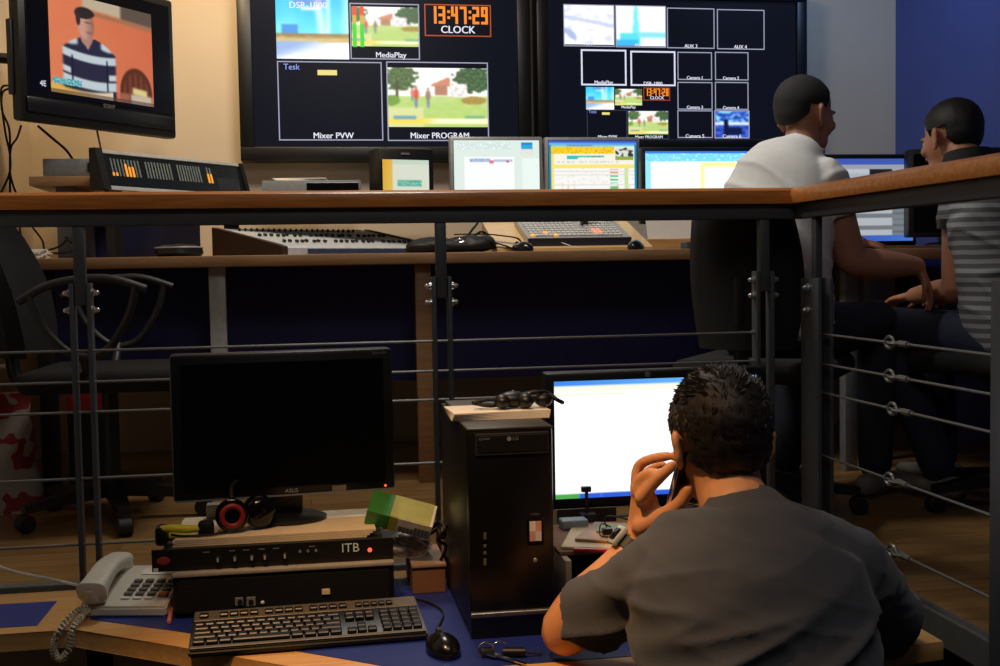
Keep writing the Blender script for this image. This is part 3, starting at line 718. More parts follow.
# flat grey deck with papers, on a low stand at the back
a = at_y(262, 192, 4.95); b = at_y(366, 180, 4.95); VZ = 1.116
t = thing('tape_deck', 'flat dark grey deck with a black front behind the handrail, below the first display', 'equipment', ((a.x + b.x) / 2, 4.95, VZ)); hw = (b.x - a.x) / 2; zt = b.z - VZ
bm = nb(); add_box(bm, -hw, hw * .9, 0, .22, 0, zt, .004); obj('housing', bm, m_grey, t, 40)
bm = nb(); add_box(bm, -hw * .15, hw * .85, -.004, 0, zt - .042, zt - .01, .001); obj('front_panel', bm, m_blackg, t)
bm = nb(); add_box(bm, -hw * .9, hw * .8, -.004, 0, .008, zt - .05, .001); obj('lower_panel', bm, m_dark, t)
bm = nb()
for k in range(3): add_box(bm, -.12 + .004 * k, .1 + .004 * k, -.1, .1, k * .004, k * .004 + .003, 0, M=Matrix.Rotation(.15 - .1 * k, 4, 'Z'))
tag(obj('paper_sheets', bm, m_paper, loc=(a.x + .16, 5.07, b.z + .0005)), 'few loose white sheets lying on the flat grey deck', 'paper')
# clutter between the console and the switcher
a = at_y(345, 246, 4.6); b = at_y(372, 230, 4.6)
t = thing('wooden_block', 'small wooden stand with a dark top behind the mixing console', 'stand', (at_y(372, 245, 5.07).x, 5.07, DZ))
bm = nb(); add_box(bm, -.12, -.03, 0, .12, 0, .06, .003); add_box(bm, .02, .13, 0, .12, 0, .06, .003); obj('block', bm, m_desk, t)
bm = nb(); add_box(bm, -.16, .16, -.01, .13, .06, .075, .003); obj('top', bm, m_dark, t)
t = tag(obj('connector_box', (lambda bm: (add_box(bm, -.06, .07, 0, .06, .0, .04, .004), bm)[1])(nb()), mat('dull_green_box', (80, 96, 88), .6), loc=(at_y(350, 232, 5.09).x - .02, 5.09, DZ + .075)), 'small dull green box standing on the wooden stand', 'box')
# black shoulder bag with strap
a = at_y(425, 254, 4.34)
t = thing('shoulder_bag', 'crumpled black shoulder bag with looped strap lying on the control desk', 'bag', (a.x, 4.36, DZ))
bm = nb(); add_ell(bm, (.1, .05, .026), .17, .075, .032); add_ell(bm, (-.01, .03, .02), .06, .05, .024); add_ell(bm, (.2, .05, .03), .09, .07, .034)
for v in bm.verts:
    v.co += V((nz(v.co.x * 22, v.co.y * 22, 3), nz(v.co.x * 20, v.co.z * 30, 7), nz(v.co.y * 25, v.co.x * 18, 9))) * .012; v.co.z = max(v.co.z, .001)
obj('body', bm, mat('black_nylon', (20, 20, 22), .55, bump=.3), t, 60)
bm = nb()
pts = [(.22, .0, .05), (.3, -.03, .025), (.345, -.05, .008), (.37, -.03, .02), (.36, .0, .05), (.31, .03, .062), (.24, .05, .07), (.12, .03, .07)]
P = smooth_path(pts, 6); add_rings(bm, [[p + V((0, 0, .002)), p + V((0, .03, .002)), p + V((0, .03, -.002)), p + V((0, 0, -.002))] for p in P]); obj('strap', bm, mat('black_webbing', (15, 15, 15), .8), t)
bm = nb(); add_tube(bm, [(.11, -.045, .045), (.13, -.05, .05), (.15, -.045, .042), (.13, -.04, .038)], .003, 6); obj('buckle', bm, m_chrome, t)
# vision switcher on a wooden wedge
a = at_y(500, 249, 4.28); b = at_y(657, 249, 4.28)
t = thing('vision_switcher', 'grey vision switcher with button rows on a sloping wooden stand below the yellow schedule monitor', 'video equipment', ((a.x + b.x) / 2, 4.335, DZ)); hw = (b.x - a.x) / 2
bm = nb(); add_rings(bm, [[V((x, 0, 0)), V((x, .38, 0)), V((x, .38, .13)), V((x, 0, .012))] for x in (-hw, hw)])
obj('wooden_stand', bm, wood('pale_birch', (246, 206, 140), (232, 186, 116), .45), t)
sl = .118 / .38; Ms = face_M((0, 0.03, .0225), V((1, 0, 0)), V((0, 1, sl)))
bm = nb(); add_box(bm, -hw * .6, hw * .74, .0, .3, 0, .03, .004, M=Ms); obj('panel', bm, mat('switcher_grey', (176, 172, 164), .45), t)
bm = nb(); add_box(bm, -hw * .6, hw * .74, -.006, .0, -.004, .03, .001, M=Ms); obj('front_edge', bm, mat('switcher_navy', (40, 48, 76), .5), t)
cols = {'white': (225, 225, 220), 'amber': (250, 180, 90), 'green': (170, 220, 150), 'red': (246, 150, 120)}
bms = {k: nb() for k in cols}
for r_ in range(6):
    for c_ in range(20):
        k = 'white'; rnd = (c_ * 7 + r_ * 13) % 17
        if c_ < 6 and r_ < 3 and rnd < 3: k = 'amber'
        if r_ == 1 and rnd == 9: k = 'green'
        if 13 < c_ < 16 and r_ in (1, 2): k = 'red'
        if 10 < c_ < 13 and r_ > 2: continue
        x = -hw * .52 + c_ * hw * .06; y = .03 + r_ * .034
        add_box(bms[k], x - .008, x + .008, y - .009, y + .009, .03, .037, .002, 1, M=Ms)
for k, b_ in bms.items(): obj('button_row' if k == 'white' else 'lit_button', b_, mat('btn_' + k, cols[k], .4, emit=None if k == 'white' else cols[k], estr=0 if k == 'white' else .7), t)
bm = nb(); add_box(bm, hw * .22, hw * .3, .16, .2, .03, .09, .004, M=Ms); add_box(bm, hw * .12, hw * .4, .17, .19, .085, .105, .006, M=Ms); obj('fader_lever', bm, m_black, t)
bm = nb(); add_box(bm, -hw * .45, hw * .1, .25, .29, .03, .05, .003, M=Ms); obj('display_strip', bm, m_lgrey, t)
for k in range(4):
    x = -hw * .32 + k * hw * .11; bm = nb(); add_cyl(bm, Ms @ V((x, .225, .03)), Ms @ V((x, .225, .055)), .011, .009, 12); obj('knob', bm, m_black, t, 40)
bm = nb(); add_cyl(bm, Ms @ V((hw * .62, .24, .03)), Ms @ V((hw * .62, .24, .07)), .018, .014, 14); obj('joystick', bm, m_black, t, 40)
# two black mice in front of the switcher
def mouse(label, loc, rz, s=1, group=None):
    t = thing('computer_mouse', label, 'mouse', loc, rz, group)
    bm = nb(); add_ell(bm, (0, 0, .008), .031 * s, .055 * s, .028 * s)
    for v in bm.verts: v.co.z = max(v.co.z, 0); v.co.z *= 1.05 if v.co.y < 0 else .95
    b = obj('body', bm, mat('mouse_black', (16, 16, 18), .22), t, 60)
    bm = nb(); add_cyl(bm, (-.004, .03 * s, .031 * s), (.004, .03 * s, .031 * s), .007, n=12); obj('wheel', bm, m_dark, t, 40)
    return t
a = at_y(523, 248, 4.25); mouse('black mouse on the control desk at the left foot of the vision switcher', (a.x, 4.265, DZ), .5)
a = at_y(637, 248, 4.25); mouse('black mouse on the control desk at the right foot of the vision switcher', (a.x, 4.265, DZ), -.5)
bm = nb(); P = smooth_path([(0, 0, .03), (.03, -.01, .018), (.07, -.02, .008), (.14, -.025, .002)], 6)
add_rings(bm, [[p + V((0, .0, .001)), p + V((.02, .05, .001)), p + V((.02, .05, 0)), p + V((0, 0, 0))] for p in P])
a = at_y(560, 246, 4.24); tag(obj('curled_paper', bm, m_paper, loc=(a.x, 4.225, DZ)), 'curled white paper slip lying before the vision switcher', 'paper')
# papers on a slanted holder at the right
a = at_y(648, 239, 4.5); b = at_y(698, 236, 4.5)
bm = nb(); add_box(bm, 0, b.x - a.x, 0, .003, 0, .16, 0, M=Matrix.Rotation(-.35, 4, 'X'))
tag(obj('paper_sheet', bm, m_paper, loc=(a.x, 4.5, a.z)), 'white sheet leaning below the wide black framed monitor', 'paper')
bm = nb(); add_box(bm, a.x - .01, b.x + .02, 4.47, 4.6, DZ, a.z, .004); tag(obj('paper_holder', bm, m_desk), 'low wooden holder under the leaning white sheet', 'holder')
a = at_y(694, 250, 4.3); bm = nb(); add_box(bm, -.035, .045, 0, .08, 0, .028, .004); tag(obj('small_device', bm, mat('slate_device', (70, 82, 86), .5), loc=(a.x, 4.28, DZ)), 'small slate grey device on the control desk edge beside the dark chair back', 'device')
# paper pile far left
a = at_y(10, 250, 4.3)
bm = nb()
for k in range(6): add_box(bm, -.1, .1, -.08, .08, k * .006, k * .006 + .005, 0, M=Matrix.Rotation(.12 * (k % 3) - .1, 4, 'Z'))
tag(obj('paper_stack', bm, m_paper, loc=(at_y(16, 250, 4.4).x, 4.42, DZ)), 'untidy stack of white papers at the left end of the control desk', 'paper')
# hanging wires and cords on the left wall
def wire(name, label, ptsl, r, m=m_rub, cat='cable', n=6):
    bm = nb()
    for pts in ptsl: add_tube(bm, pts, r, n)
    return tag(obj(name, bm, m, smooth=60), label, cat)
def A(px, py, Y): return at_y(px, py, Y)
wire('wire_bundle', 'bundle of black wires hanging down the wall at far left beside the television', [
    [A(14, 88, 4.6), A(3, 92, 4.7), A(2, 110, 4.75), A(9, 128, 4.75), A(10, 150, 4.75), A(10, 190, 4.75), A(11, 240, 4.8)],
    [A(12, 86, 4.6), A(1, 90, 4.7), A(5, 130, 4.75), A(10, 155, 4.75), A(9, 175, 4.75), A(-3, 200, 4.75)],
    [A(21, 126, 4.6), A(17, 138, 4.7), A(11, 148, 4.75), A(10, 170, 4.75), A(13, 185, 4.75), A(18, 200, 4.8), A(20, 230, 4.85), A(24, 250, 4.8)]], .0042)
wire('power_cord', 'thin black cord curving from the television down to the grey box', [[A(38, 126, 4.55), A(52, 138, 4.6), A(66, 150, 4.65), A(75, 163, 4.66)]], .005)
wire('signal_cable', 'thin black cable dropping from the television to the channel meter unit', [[A(97, 131, 4.62), A(99, 140, 4.6), A(102, 155, 4.5)]], .004)
wire('cable_tangle', 'loose black cables tangled on the left end of the control desk', [
    [A(33, 228, 4.7), A(42, 240, 4.6), A(46, 252, 4.5), A(60, 253, 4.5), A(75, 251, 4.5)], [A(58, 227, 4.6), A(66, 238, 4.55), A(72, 243, 4.5), A(80, 244, 4.5)], [A(33, 251, 4.5), A(48, 250, 4.5), A(60, 246, 4.5), A(66, 240, 4.5)]], .004)
wire('cable_coil', 'black cables rising behind the bag beside the vision switcher stand', [[A(465, 240, 4.55), A(472, 230, 4.6), A(478, 222, 4.65), A(482, 210, 4.7)], [A(468, 243, 4.5), A(480, 232, 4.55), A(488, 236, 4.55), A(484, 244, 4.5)]], .005)
# ------------------------------------------------------------------ lower work desk
TZ = .16
wdesk = thing('work_desk', 'wooden work desk with blue linoleum insets and a hollowed front edge in the lowered area', 'desk', (.1, 2.3, LZ)); B = V((.1, 2.3, LZ))
poly = [(-1.05, 2.615), (-1.05, 2.312), (-.457, 2.322), (-.244, 2.166), (-.03, 2.005), (.05, 1.945), (.14, 1.9), (.25, 1.878), (.4, 1.872), (.9, 1.872), (1.0, 1.885), (1.112, 1.9), (1.112, 2.615)]
bm = nb(); add_prism(bm, poly, TZ - .036, TZ - .0012, .002); part(bm, 'desktop', m_desk, wdesk, B)
m_dtop = m_lino
bm = nb(); add_prism(bm, [(-1.0, 2.535), (-1.0, 2.365), (-.535, 2.361), (-.532, 2.529)], TZ - .0013, TZ); part(bm, 'blue_inset', m_lino, wdesk, B)
bm = nb(); add_prism(bm, [(-.44, 2.545), (-.44, 2.38), (-.258, 2.261), (.042, 2.038), (.116, 1.98), (.2, 1.948), (.3, 1.939), (.9, 1.94), (1.03, 1.96), (1.03, 2.545)], TZ - .0013, TZ); part(bm, 'blue_inset', m_lino, wdesk, B)
for x, y in ((-.43, 2.42), (.0, 2.4), (1.06, 2.4), (-1.0, 2.45)):
    bm = nb(); add_box(bm, x - .022, x + .022, y - .022, y + .022, LZ, TZ - .036, .003); part(bm, 'leg', m_rub, wdesk, B)
bm = nb(); add_box(bm, -1.0, 1.08, 2.585, 2.6, -.25, TZ - .036); part(bm, 'back_panel', mat('pale_panel', (190, 168, 148), .7), wdesk, B)

# ------------------------------------------------------------------ telephone
t = thing('telephone', 'off white push button telephone with coiled cord at the work desk end', 'telephone', (-.377, 2.378, TZ), math.radians(-12))
prof = [(-.0, 0), (.215, 0), (.215, .05), (.17, .052), (.02, .026), (0, .02)]
bm = nb(); add_rings(bm, [[V((x, y, z)) for y, z in prof] for x in (-.088, .088)])
bmesh.ops.bevel(bm, geom=list(bm.edges), offset=.004, segments=2, affect='EDGES'); m_tel = mat('telephone_white', (206, 202, 188), .35, var=.03)
obj('body', bm, m_tel, t, 35)
sl = .026 / .15; Mk = face_M((0.0, .02, .0265), V((1, 0, 0)), V((0, 1, sl)))
bm = nb()
for r_ in range(4):
    for c_ in range(4):
        x = -.005 + c_ * .024; y = .03 + r_ * .02
        if c_ == 3 and r_ == 0: continue
        add_box(bm, x - .0085, x + .0085, y - .006, y + .006, 0, .005, .0015, 1, M=Mk)
obj('keypad', bm, mat('grey_keys', (98, 92, 88), .5), t)
bm = nb(); add_box(bm, .059, .078, .018, .032, 0, .005, .0015, 1, M=Mk); obj('redial_key', bm, mat('orange_red_key', (216, 110, 66), .5), t)
bm = nb()
for c_ in range(3): add_box(bm, -.014 + c_ * .024, .004 + c_ * .024, .008, .016, 0, .003, .001, 1, M=Mk)
add_box(bm, -.012, .075, .125, .155, 0, .001, 0, M=Mk); obj('label_strip', bm, mat('pale_label', (226, 222, 208), .5), t)
bm = nb()      # handset: two padded ends joined by an arched grip
P = smooth_path([(-.058, -.01, .05), (-.060, .03, .064), (-.066, .09, .074), (-.072, .15, .072), (-.076, .195, .06)], 6); n = len(P)
rings = []
for i, p in enumerate(P):
    u = i / (n - 1); w = .026 + .006 * (abs(u - .5) * 2) ** 3; h = .014 + .012 * (abs(u - .5) * 2) ** 3
    tt = (P[min(i + 1, n - 1)] - P[max(i - 1, 0)]).normalized(); up = V((1, 0, 0)).cross(tt)
    k = .75 if i in (0, n - 1) else 1
    rings.append([p + V((1, 0, 0)) * (w * k * (abs(math.cos(a)) ** .6) * (1 if math.cos(a) > 0 else -1)) + up * (h * k * (abs(math.sin(a)) ** .6) * (1 if math.sin(a) > 0 else -1)) for a in [2 * PI * q / 20 for q in range(20)]])
add_rings(bm, rings)
for x, y in ((-.059, .012), (-.075, .172)): add_cyl(bm, (x, y, .058), (x, y, .028), .026, .022, 20, .003)
obj('handset', bm, m_tel, t, 50)
def coil(pts, R, r, turns):
    P = smooth_path(pts, 24); out = []; n = len(P)
    for i, p in enumerate(P):
        tt = (P[min(i + 1, n - 1)] - P[max(i - 1, 0)]).normalized(); a, b = frame_for(tt); ph = 2 * PI * turns * i / n
        out.append(p + a * R * math.cos(ph) + b * R * math.sin(ph))
    return out
Mi = (Matrix.Translation((-.377, 2.378, TZ)) @ Matrix.Rotation(math.radians(-12), 4, 'Z')).inverted()
bm = nb(); pts = coil([Mi @ p for p in (A(90, 606, 2.40), A(76, 612, 2.36), A(60, 630, 2.29), A(53, 648, 2.285), A(60, 660, 2.285), A(69, 648, 2.285), A(73, 628, 2.295), A(84, 614, 2.36), A(90, 610, 2.40))], .0055, .0022, 46)
add_tube(bm, pts, .0026, 6, 0); obj('coiled_cord', bm, mat('cord_cream', (196, 186, 162), .45), t, 60)
wire('phone_line', 'thin white cable hanging behind the left end of the work desk to the telephone', [[A(-12, 563, 2.72), A(0, 567, 2.72), A(20, 573, 2.7), A(50, 579, 2.68), A(80, 586, 2.61)]], .0035, m_white)

# ------------------------------------------------------------------ rack pile
a = at_y(172, 574, 2.335); b = at_y(394, 562, 2.335); z1 = (a.z + b.z) / 2
t = thing('amplifier', 'wide black equipment case with pale top under the slim rack unit', 'equipment', ((a.x + b.x) / 2, 2.335, TZ)); hw = (b.x - a.x) / 2; hh = z1 - TZ
bm = nb(); add_box(bm, -hw, hw, .006, .26, .008, hh - .008, .002); obj('housing', bm, m_black, t, 40)
bm = nb(); add_box(bm, -hw, hw, .0, .26, hh - .008, hh, .002); obj('top_cover', bm, mat('pale_metal', (172, 166, 154), .5, .2), t, 40)
bm = nb()
for k in range(16): add_box(bm, -hw + .01, hw - .01, 0, .008, .014 + k * (hh - .028) / 16, .017 + k * (hh - .028) / 16)
obj('front_grille', bm, m_rub, t)
def local_px(px, py, Y, base): return at_y(px, py, Y) - V(base)
base = V(((a.x + b.x) / 2, 2.335, TZ))
bm = nb()
for px, s in ((239, .008), (251, .009)):
    c = local_px(px, 602, 2.33, base); add_box(bm, c.x - s, c.x + s, -.004, .002, c.z - s, c.z + s, .001)
obj('socket', bm, m_grey, t)
bm = nb()
for px in (240, 251): c = local_px(px, 602, 2.33, base); add_cyl(bm, (c.x, -.006, c.z), (c.x, -.003, c.z), .005, n=10)
obj('socket_hole', bm, m_rub, t)
bm = nb(); c = local_px(262.5, 603, 2.33, base); add_ell(bm, (c.x, -.002, c.z), .004, .003, .004); obj('lamp', bm, m_white, t)
bm = nb(); c = local_px(326, 592, 2.33, base); add_box(bm, c.x - .008, c.x + .008, -.004, 0, c.z - .005, c.z + .005); obj('badge', bm, m_cream, t)
for k in range(4):
    bm = nb(); x = (-1, 1, -1, 1)[k] * hw * .85; y = (.03, .03, .22, .22)[k]; add_cyl(bm, (x, y, 0), (x, y, .009), .012, n=12); obj('foot', bm, m_rub, t)
# slim rack unit
a = at_y(152, 572, 2.355); b = at_y(393, 541, 2.355); zr0 = z1 + .001
t = thing('rack_unit', 'slim black rack unit lettered ITB with small knobs and a red lamp', 'audio equipment', ((a.x + b.x) / 2, 2.355, zr0)); hw = (b.x - a.x) / 2; base = V(((a.x + b.x) / 2, 2.355, zr0))
bm = nb(); add_box(bm, -hw, hw, 0, .006, 0, .044, .001); obj('front_panel', bm, m_black, t)
bm = nb(); add_box(bm, -hw + .02, hw - .02, .006, .23, 0, .043, .001); obj('housing', bm, m_dark, t)
for px in (218, 235, 252, 265, 285):
    bm = nb(); c = local_px(px, 560, 2.35, base); add_cyl(bm, (c.x, -.012, .02), (c.x, .0, .02), .0045, .006, 12); k = obj('knob', bm, m_dark, t, 40)
    bm = nb(); add_box(bm, c.x - .0018, c.x + .0018, -.0135, -.012, .0165, .0245); obj('knob_pointer', bm, m_lgrey, k)
bm = nb()
for px in (300, 308, 316): c = local_px(px, 553, 2.35, base); add_cyl(bm, (c.x, -.003, .026), (c.x, 0, .026), .003, n=8)
for px in (206, 232, 246, 262, 276, 312): c = local_px(px, 553, 2.35, base); add_box(bm, c.x - .006, c.x + .006, -.001, 0, .034, .0355)
obj('panel_marking', bm, m_grey, t)
bm = nb(); c = local_px(350.5, 551, 2.35, base); text_bm(bm, 'ITB', .026, face_M((c.x, -.001, .027))); obj('brand_mark', bm, mat('pale_green_mark', (186, 200, 180), .5, emit=(120, 130, 115), estr=.25), t)
bm = nb(); c = local_px(370, 554, 2.35, base); add_ell(bm, (c.x, -.001, .021), .0045, .004, .0045); obj('red_lamp', bm, glow('led_red', (255, 90, 50), 1.6, 'NONE'), t)
bm = nb(); c = local_px(163, 562, 2.35, base); add_ell(bm, (c.x, 0, .022), .013, .0015, .008); obj('red_badge', bm, mat('dull_red_badge', (150, 44, 44), .5), t)
bm = nb(); add_box(bm, -hw + .003, -hw + .012, -.0015, 0, .001, .008); obj('white_sticker', bm, m_white, t)
RTOP = zr0 + .044
# papers under the monitor
bm = nb()
for k in range(4): add_box(bm, -.215 + .004 * (k % 2), .17 + .006 * k, -.06, .16 - .003 * k, .004 * k, .004 * k + .0035, 0, M=Matrix.Rotation(.004 * (k - 1), 4, 'Z'))
tag(obj('paper_stack', bm, m_cream, loc=(-.06, 2.43, RTOP)), 'stack of cream papers lying on the slim rack unit under the dark monitor', 'paper'); PT = RTOP + .0165
# dark monitor
a = at_y(174, 502, 2.46); b = at_y(395, 490, 2.50); c = at_y(172, 353, 2.46)
MWd = .475; zb = (a.z + b.z) / 2; zt = (at_y(172, 353, 2.46).z + at_y(393, 349, 2.52).z) / 2
t = monitor('desktop_monitor', 'large switched off black monitor standing on the cream papers above the keyboard', ((a.x + b.x) / 2, 2.475, PT), math.radians(5), (b.x - a.x) * 1.005, zt - zb, zb - PT, .021, m_black, None, None, depth=.05, foot=.085)
hw = (b.x - a.x) / 2; z0 = zb - PT
bm = nb(); add_box(bm, -hw + .004, hw - .004, -.003, .0, z0 + .001, z0 + .0045); obj('bottom_trim', bm, m_grey, t)
bm = nb(); text_bm(bm, 'ASUS', .012, face_M((.01, -.0012, z0 + .0115))); obj('brand_mark', bm, m_lgrey, t)
bm = nb(); add_box(bm, .095, .125, -.002, 0, z0 + .005, z0 + .017); obj('sticker', bm, mat('dull_sticker', (120, 112, 98), .6), t)
bm = nb(); text_bm(bm, 'Splendid', .009, face_M((hw - .028, -.0012, z0 + zt - zb - .0095))); obj('corner_mark', bm, m_grey, t)
bm = nb(); add_ell(bm, (hw - .02, -.001, z0 + .01), .0028, .002, .0028, nu=10, nv=6); obj('power_lamp', bm, MATS['led_red'], t)
# headphones
c = A(232, 526, 2.39); hc = V((c.x, 2.40, PT + .036))
t = thing('headphones', 'black headphones with red rimmed ear cups lying before the dark monitor', 'headphones', (hc.x, hc.y, PT)); Rh = Matrix.Rotation(math.radians(12), 4, 'Z')
for k, (dx, dy, rz_) in enumerate(((0, 0, .25), (.05, .04, PI + .5))):
    Mr = Matrix.Translation((dx, dy, .036)) @ Matrix.Rotation(rz_ - .1, 4, 'Z') @ Matrix.Rotation(PI / 2, 4, 'X')
    bm = nb(); add_lathe(bm, [(.02, -.03), (.03, -.024), (.0335, -.008), (.0335, .002), (.028, .006), (.018, .004), (.001, .003)], 28, Mr); cup = obj('ear_cup', bm, m_blackg, t, 50)
    bm = nb(); rr = [(.0205 + .0055 * math.cos(q), .007 + .005 * math.sin(q)) for q in [2 * PI * i / 10 for i in range(10)]]
    rings = [[Mr @ V((math.cos(w) * r_, math.sin(w) * r_, z)) for r_, z in rr] for w in [2 * PI * i / 28 for i in range(28)]]
    add_rings(bm, rings + [rings[0]], cap=False); bmesh.ops.remove_doubles(bm, verts=bm.verts, dist=1e-5)
    obj('cushion', bm, mat('cushion_red', (140, 36, 32), .5), cup, 60)
bm = nb(); add_tube(bm, [(0, .02, .065), (.0, .05, .088), (.03, .09, .095), (.06, .1, .088), (.068, .075, .066)], .006, 8); obj('headband', bm, m_black, t, 60)
bm = nb(); add_tube(bm, [(-.01, .0, .004), (-.04, -.02, .003), (-.09, -.02, .003), (-.12, .0, .003)], .0025, 6); obj('cord', bm, m_rub, t, 60)
# yellow and black pliers
c = A(184, 540, 2.40)
t = thing('pliers', 'pair of yellow and black handled pliers at the left end of the slim rack unit', 'tool', (c.x, 2.40, RTOP))
for s, z in ((1, .006), (-1, .03)):
    bm = nb(); add_tube(bm, [(-.045, .01 * s, z + .004), (-.02, .016 * s, z + .006), (.01, .012 * s, z + .002), (.035, .004 * s, z)], lambda u: .006 + .003 * math.sin(PI * u), 8); obj('grip', bm, mat('yellow_grip', (214, 206, 50), .5), t, 60)
bm = nb(); add_box(bm, .028, .06, -.014, .014, .0, .045, .008); obj('handle_end', bm, m_black, t, 40); bm = nb(); add_box(bm, -.055, -.03, -.02, .02, .0, .04, .008); obj('jaws', bm, m_black, t, 40)
# pale adapter block behind the headphones
c = A(216, 513, 2.56); bm = nb(); add_box(bm, -.02, .02, 0, .03, 0, c.z - PT + .02, .003); tag(obj('adapter_block', bm, mat('dull_white_block', (150, 146, 136), .6), loc=(c.x, 2.55, PT)), 'small dull white block behind the headphones under the dark monitor', 'adapter')
# cardboard box, plastic bag, tea carton
a = at_y(378, 597, 2.40); b = at_y(446, 566, 2.40); zc = at_y(410, 566, 2.40).z
t = thing('cardboard_box', 'low brown cardboard box between the slim rack unit and the black computer tower', 'box', ((.205 + b.x) / 2, 2.41, TZ)); hw = (b.x - .205) / 2
bm = nb(); add_box(bm, -hw, hw, 0, .17, 0, zc - TZ - .008, .002); obj('body', bm, m_card, t)
bm = nb(); add_box(bm, -hw - .002, hw + .002, -.004, .174, zc - TZ - .008, zc - TZ, .002); obj('lid', bm, mat('pale_lid', (150, 124, 104), .7), t)
c = A(410, 552, 2.44)
bm = nb(); add_ell(bm, (0, 0, .025), .055, .05, .026, nu=30, nv=20)
for v in bm.verts:
    q = v.co * 26; v.co += v.co.normalized() * (noise.noise(q) * .014 + abs(noise.noise(q * 2.2)) * .012); v.co.z = max(v.co.z, .0)
tag(obj('plastic_bag', bm, mat('clear_plastic', (214, 204, 190), .18, alpha=.45, bump=.3), loc=(c.x, 2.48, zc)), 'crumpled clear plastic bag on the brown cardboard box', 'bag')
c0 = at_y(364, 523, 2.42); c1 = at_y(429, 540, 2.40)
dx = (c1 - c0); Lc = dx.length
t = thing('tea_carton', 'green and yellow carton with white barcoded side leaning beside the dark monitor', 'carton', (c0.x, c0.y, c0.z))
r_ = dx.normalized(); u_ = (V((0, -.45, 1)) - r_ * V((0, -.45, 1)).dot(r_)).normalized(); n_ = r_.cross(u_)
Mt = Matrix(((r_.x, n_.x * -1, u_.x, 0), (r_.y, n_.y * -1, u_.y, 0), (r_.z, n_.z * -1, u_.z, 0), (0, 0, 0, 1)))
bm = nb(); add_box(bm, .05, Lc, 0, .075, 0, .034, .001, M=Mt); obj('white_side', bm, mat('carton_white', (212, 208, 186), .5), t)
bm = nb(); add_box(bm, .0, .05, -.0006, .0756, -.0006, .0346, .001, M=Mt); obj('green_end', bm, mat('carton_green', (56, 124, 52), .4), t)
bm = nb(); add_box(bm, .049, Lc - .006, .002, .0757, .0335, .0348, .0, M=Mt); add_box(bm, .049, .066, -.0005, .004, .0, .034, 0, M=Mt); obj('yellow_top', bm, mat('carton_yellow', (158, 158, 62), .4), t)
bm = nb()
for k in range(26): x = .07 + k * .0026; (add_box(bm, x, x + (.0008 + .0012 * ((k * 7) % 3) / 2), -.0008, .001, .002, .022 if k > 12 else .016, 0, M=Mt) if x < Lc - .004 else None)
obj('barcode', bm, mat('barcode_grey', (70, 66, 60), .6), t)
bm = nb(); add_box(bm, c0.x - .01, c1.x + .01, 2.50, 2.57, zc + .0, c1.z - .012, .006); tag(obj('dark_pouch', bm, m_rub), 'dark pouch under the green and yellow carton on the cardboard box', 'pouch')
wire('cable_knot', 'knot of black cable hanging between the carton and the black computer tower', [[A(432, 528, 2.44), A(440, 522, 2.42), A(445, 530, 2.40), A(438, 540, 2.42), A(446, 546, 2.42), A(441, 560, 2.43)], [A(430, 534, 2.44), A(438, 530, 2.43), A(443, 538, 2.42), A(446, 525, 2.42)]], .004)

# ------------------------------------------------------------------ keyboard, mouse, keys
kl, kr = V((-.222, 2.085)), V((.205, 2.10)); KW = (kr - kl).length
t = thing('keyboard', 'black computer keyboard with a silver top edge lying in front of the slim rack unit', 'keyboard', (kl.x, kl.y, TZ), math.atan2(kr.y - kl.y, kr.x - kl.x))
KD = .185; ks = .028 / KD
bm = nb(); add_rings(bm, [[V((x, 0, .002)), V((x, KD, .012)), V((x, KD, .032)), V((x, .006, .017)), V((x, 0, .013))] for x in (0, KW)]); bmesh.ops.bevel(bm, geom=list(bm.edges), offset=.003, segments=2, affect='EDGES'); obj('case', bm, m_black, t, 40)
Mk = face_M((0, .006, .0172), V((1, 0, 0)), V((0, 1, .085)))
m_kt = mat('silver_key_panel', (112, 105, 94), .4, .3)
bm = nb(); add_box(bm, .003, KW - .003, .128, .176, 0, .0012, .0005, 1, M=Mk); obj('top_panel', bm, m_kt, t)
bm = nb(); add_box(bm, .003, KW - .003, -.002, .008, 0, .0014, .0005, 1, M=Mk); obj('front_rim', bm, m_kt, t)
bm = nb(); m_key = mat('key_black', (26, 26, 27), .35)
def key(x, y, w, h=.0155): add_box(bm, x + .0012, x + w - .0012, y, y + h, 0, .008, .0018, 1, M=Mk)
U = .0186
rows = [(0, [1.25, 1.25, 1.25, 5.6, 1.25, 1.25, 1.25, 1.25]), (1, [2.25] + [1] * 10 + [2.1]), (2, [1.75] + [1] * 11 + [1.6]), (3, [1.5] + [1] * 12 + [.85]), (4, [1] * 13 + [1.35])]
for r_, ws in rows:
    x = .006
    for w in ws: key(x, .012 + r_ * .0205, w * U); x += w * U
obj('letter_keys', bm, m_key, t); bm = nb()
for r_ in (3, 4):
    for c_ in range(3): key(.281 + c_ * U, .012 + r_ * .0205, U)
obj('navigation_keys', bm, m_key, t); bm = nb()
for c_ in range(3): key(.281 + c_ * U, .012, U)
key(.281 + U, .0325, U)
obj('arrow_keys', bm, m_key, t); bm = nb()
for r_ in range(5):
    key(.346, .012 + r_ * .0205, U)
bm.free(); bm = nb()
bm.free(); bm = nb()
for r_ in range(5):
    for c_ in range(4):
        x = .346 + c_ * U
        if x + U < KW - .003: key(x, .012 + r_ * .0205, U)
obj('number_keys', bm, m_key, t); bm = nb()
x = .012; key(x, .137, U); x += 2 * U; obj('escape_key', bm, m_key, t); bm = nb()
for g in range(3):
    for k in range(4): key(x, .137, U * .95, .014); x += U
    x += .5 * U
for k in range(5): key(x + .004, .137, U * .8, .012); x += U * .8
obj('function_keys', bm, m_key, t)
mt = mouse('shiny black mouse on the blue linoleum between the keyboard and the black tower', (*at_z(443, 652, TZ).xy, TZ), .15, .95)
Mi = mt.matrix_basis.inverted()
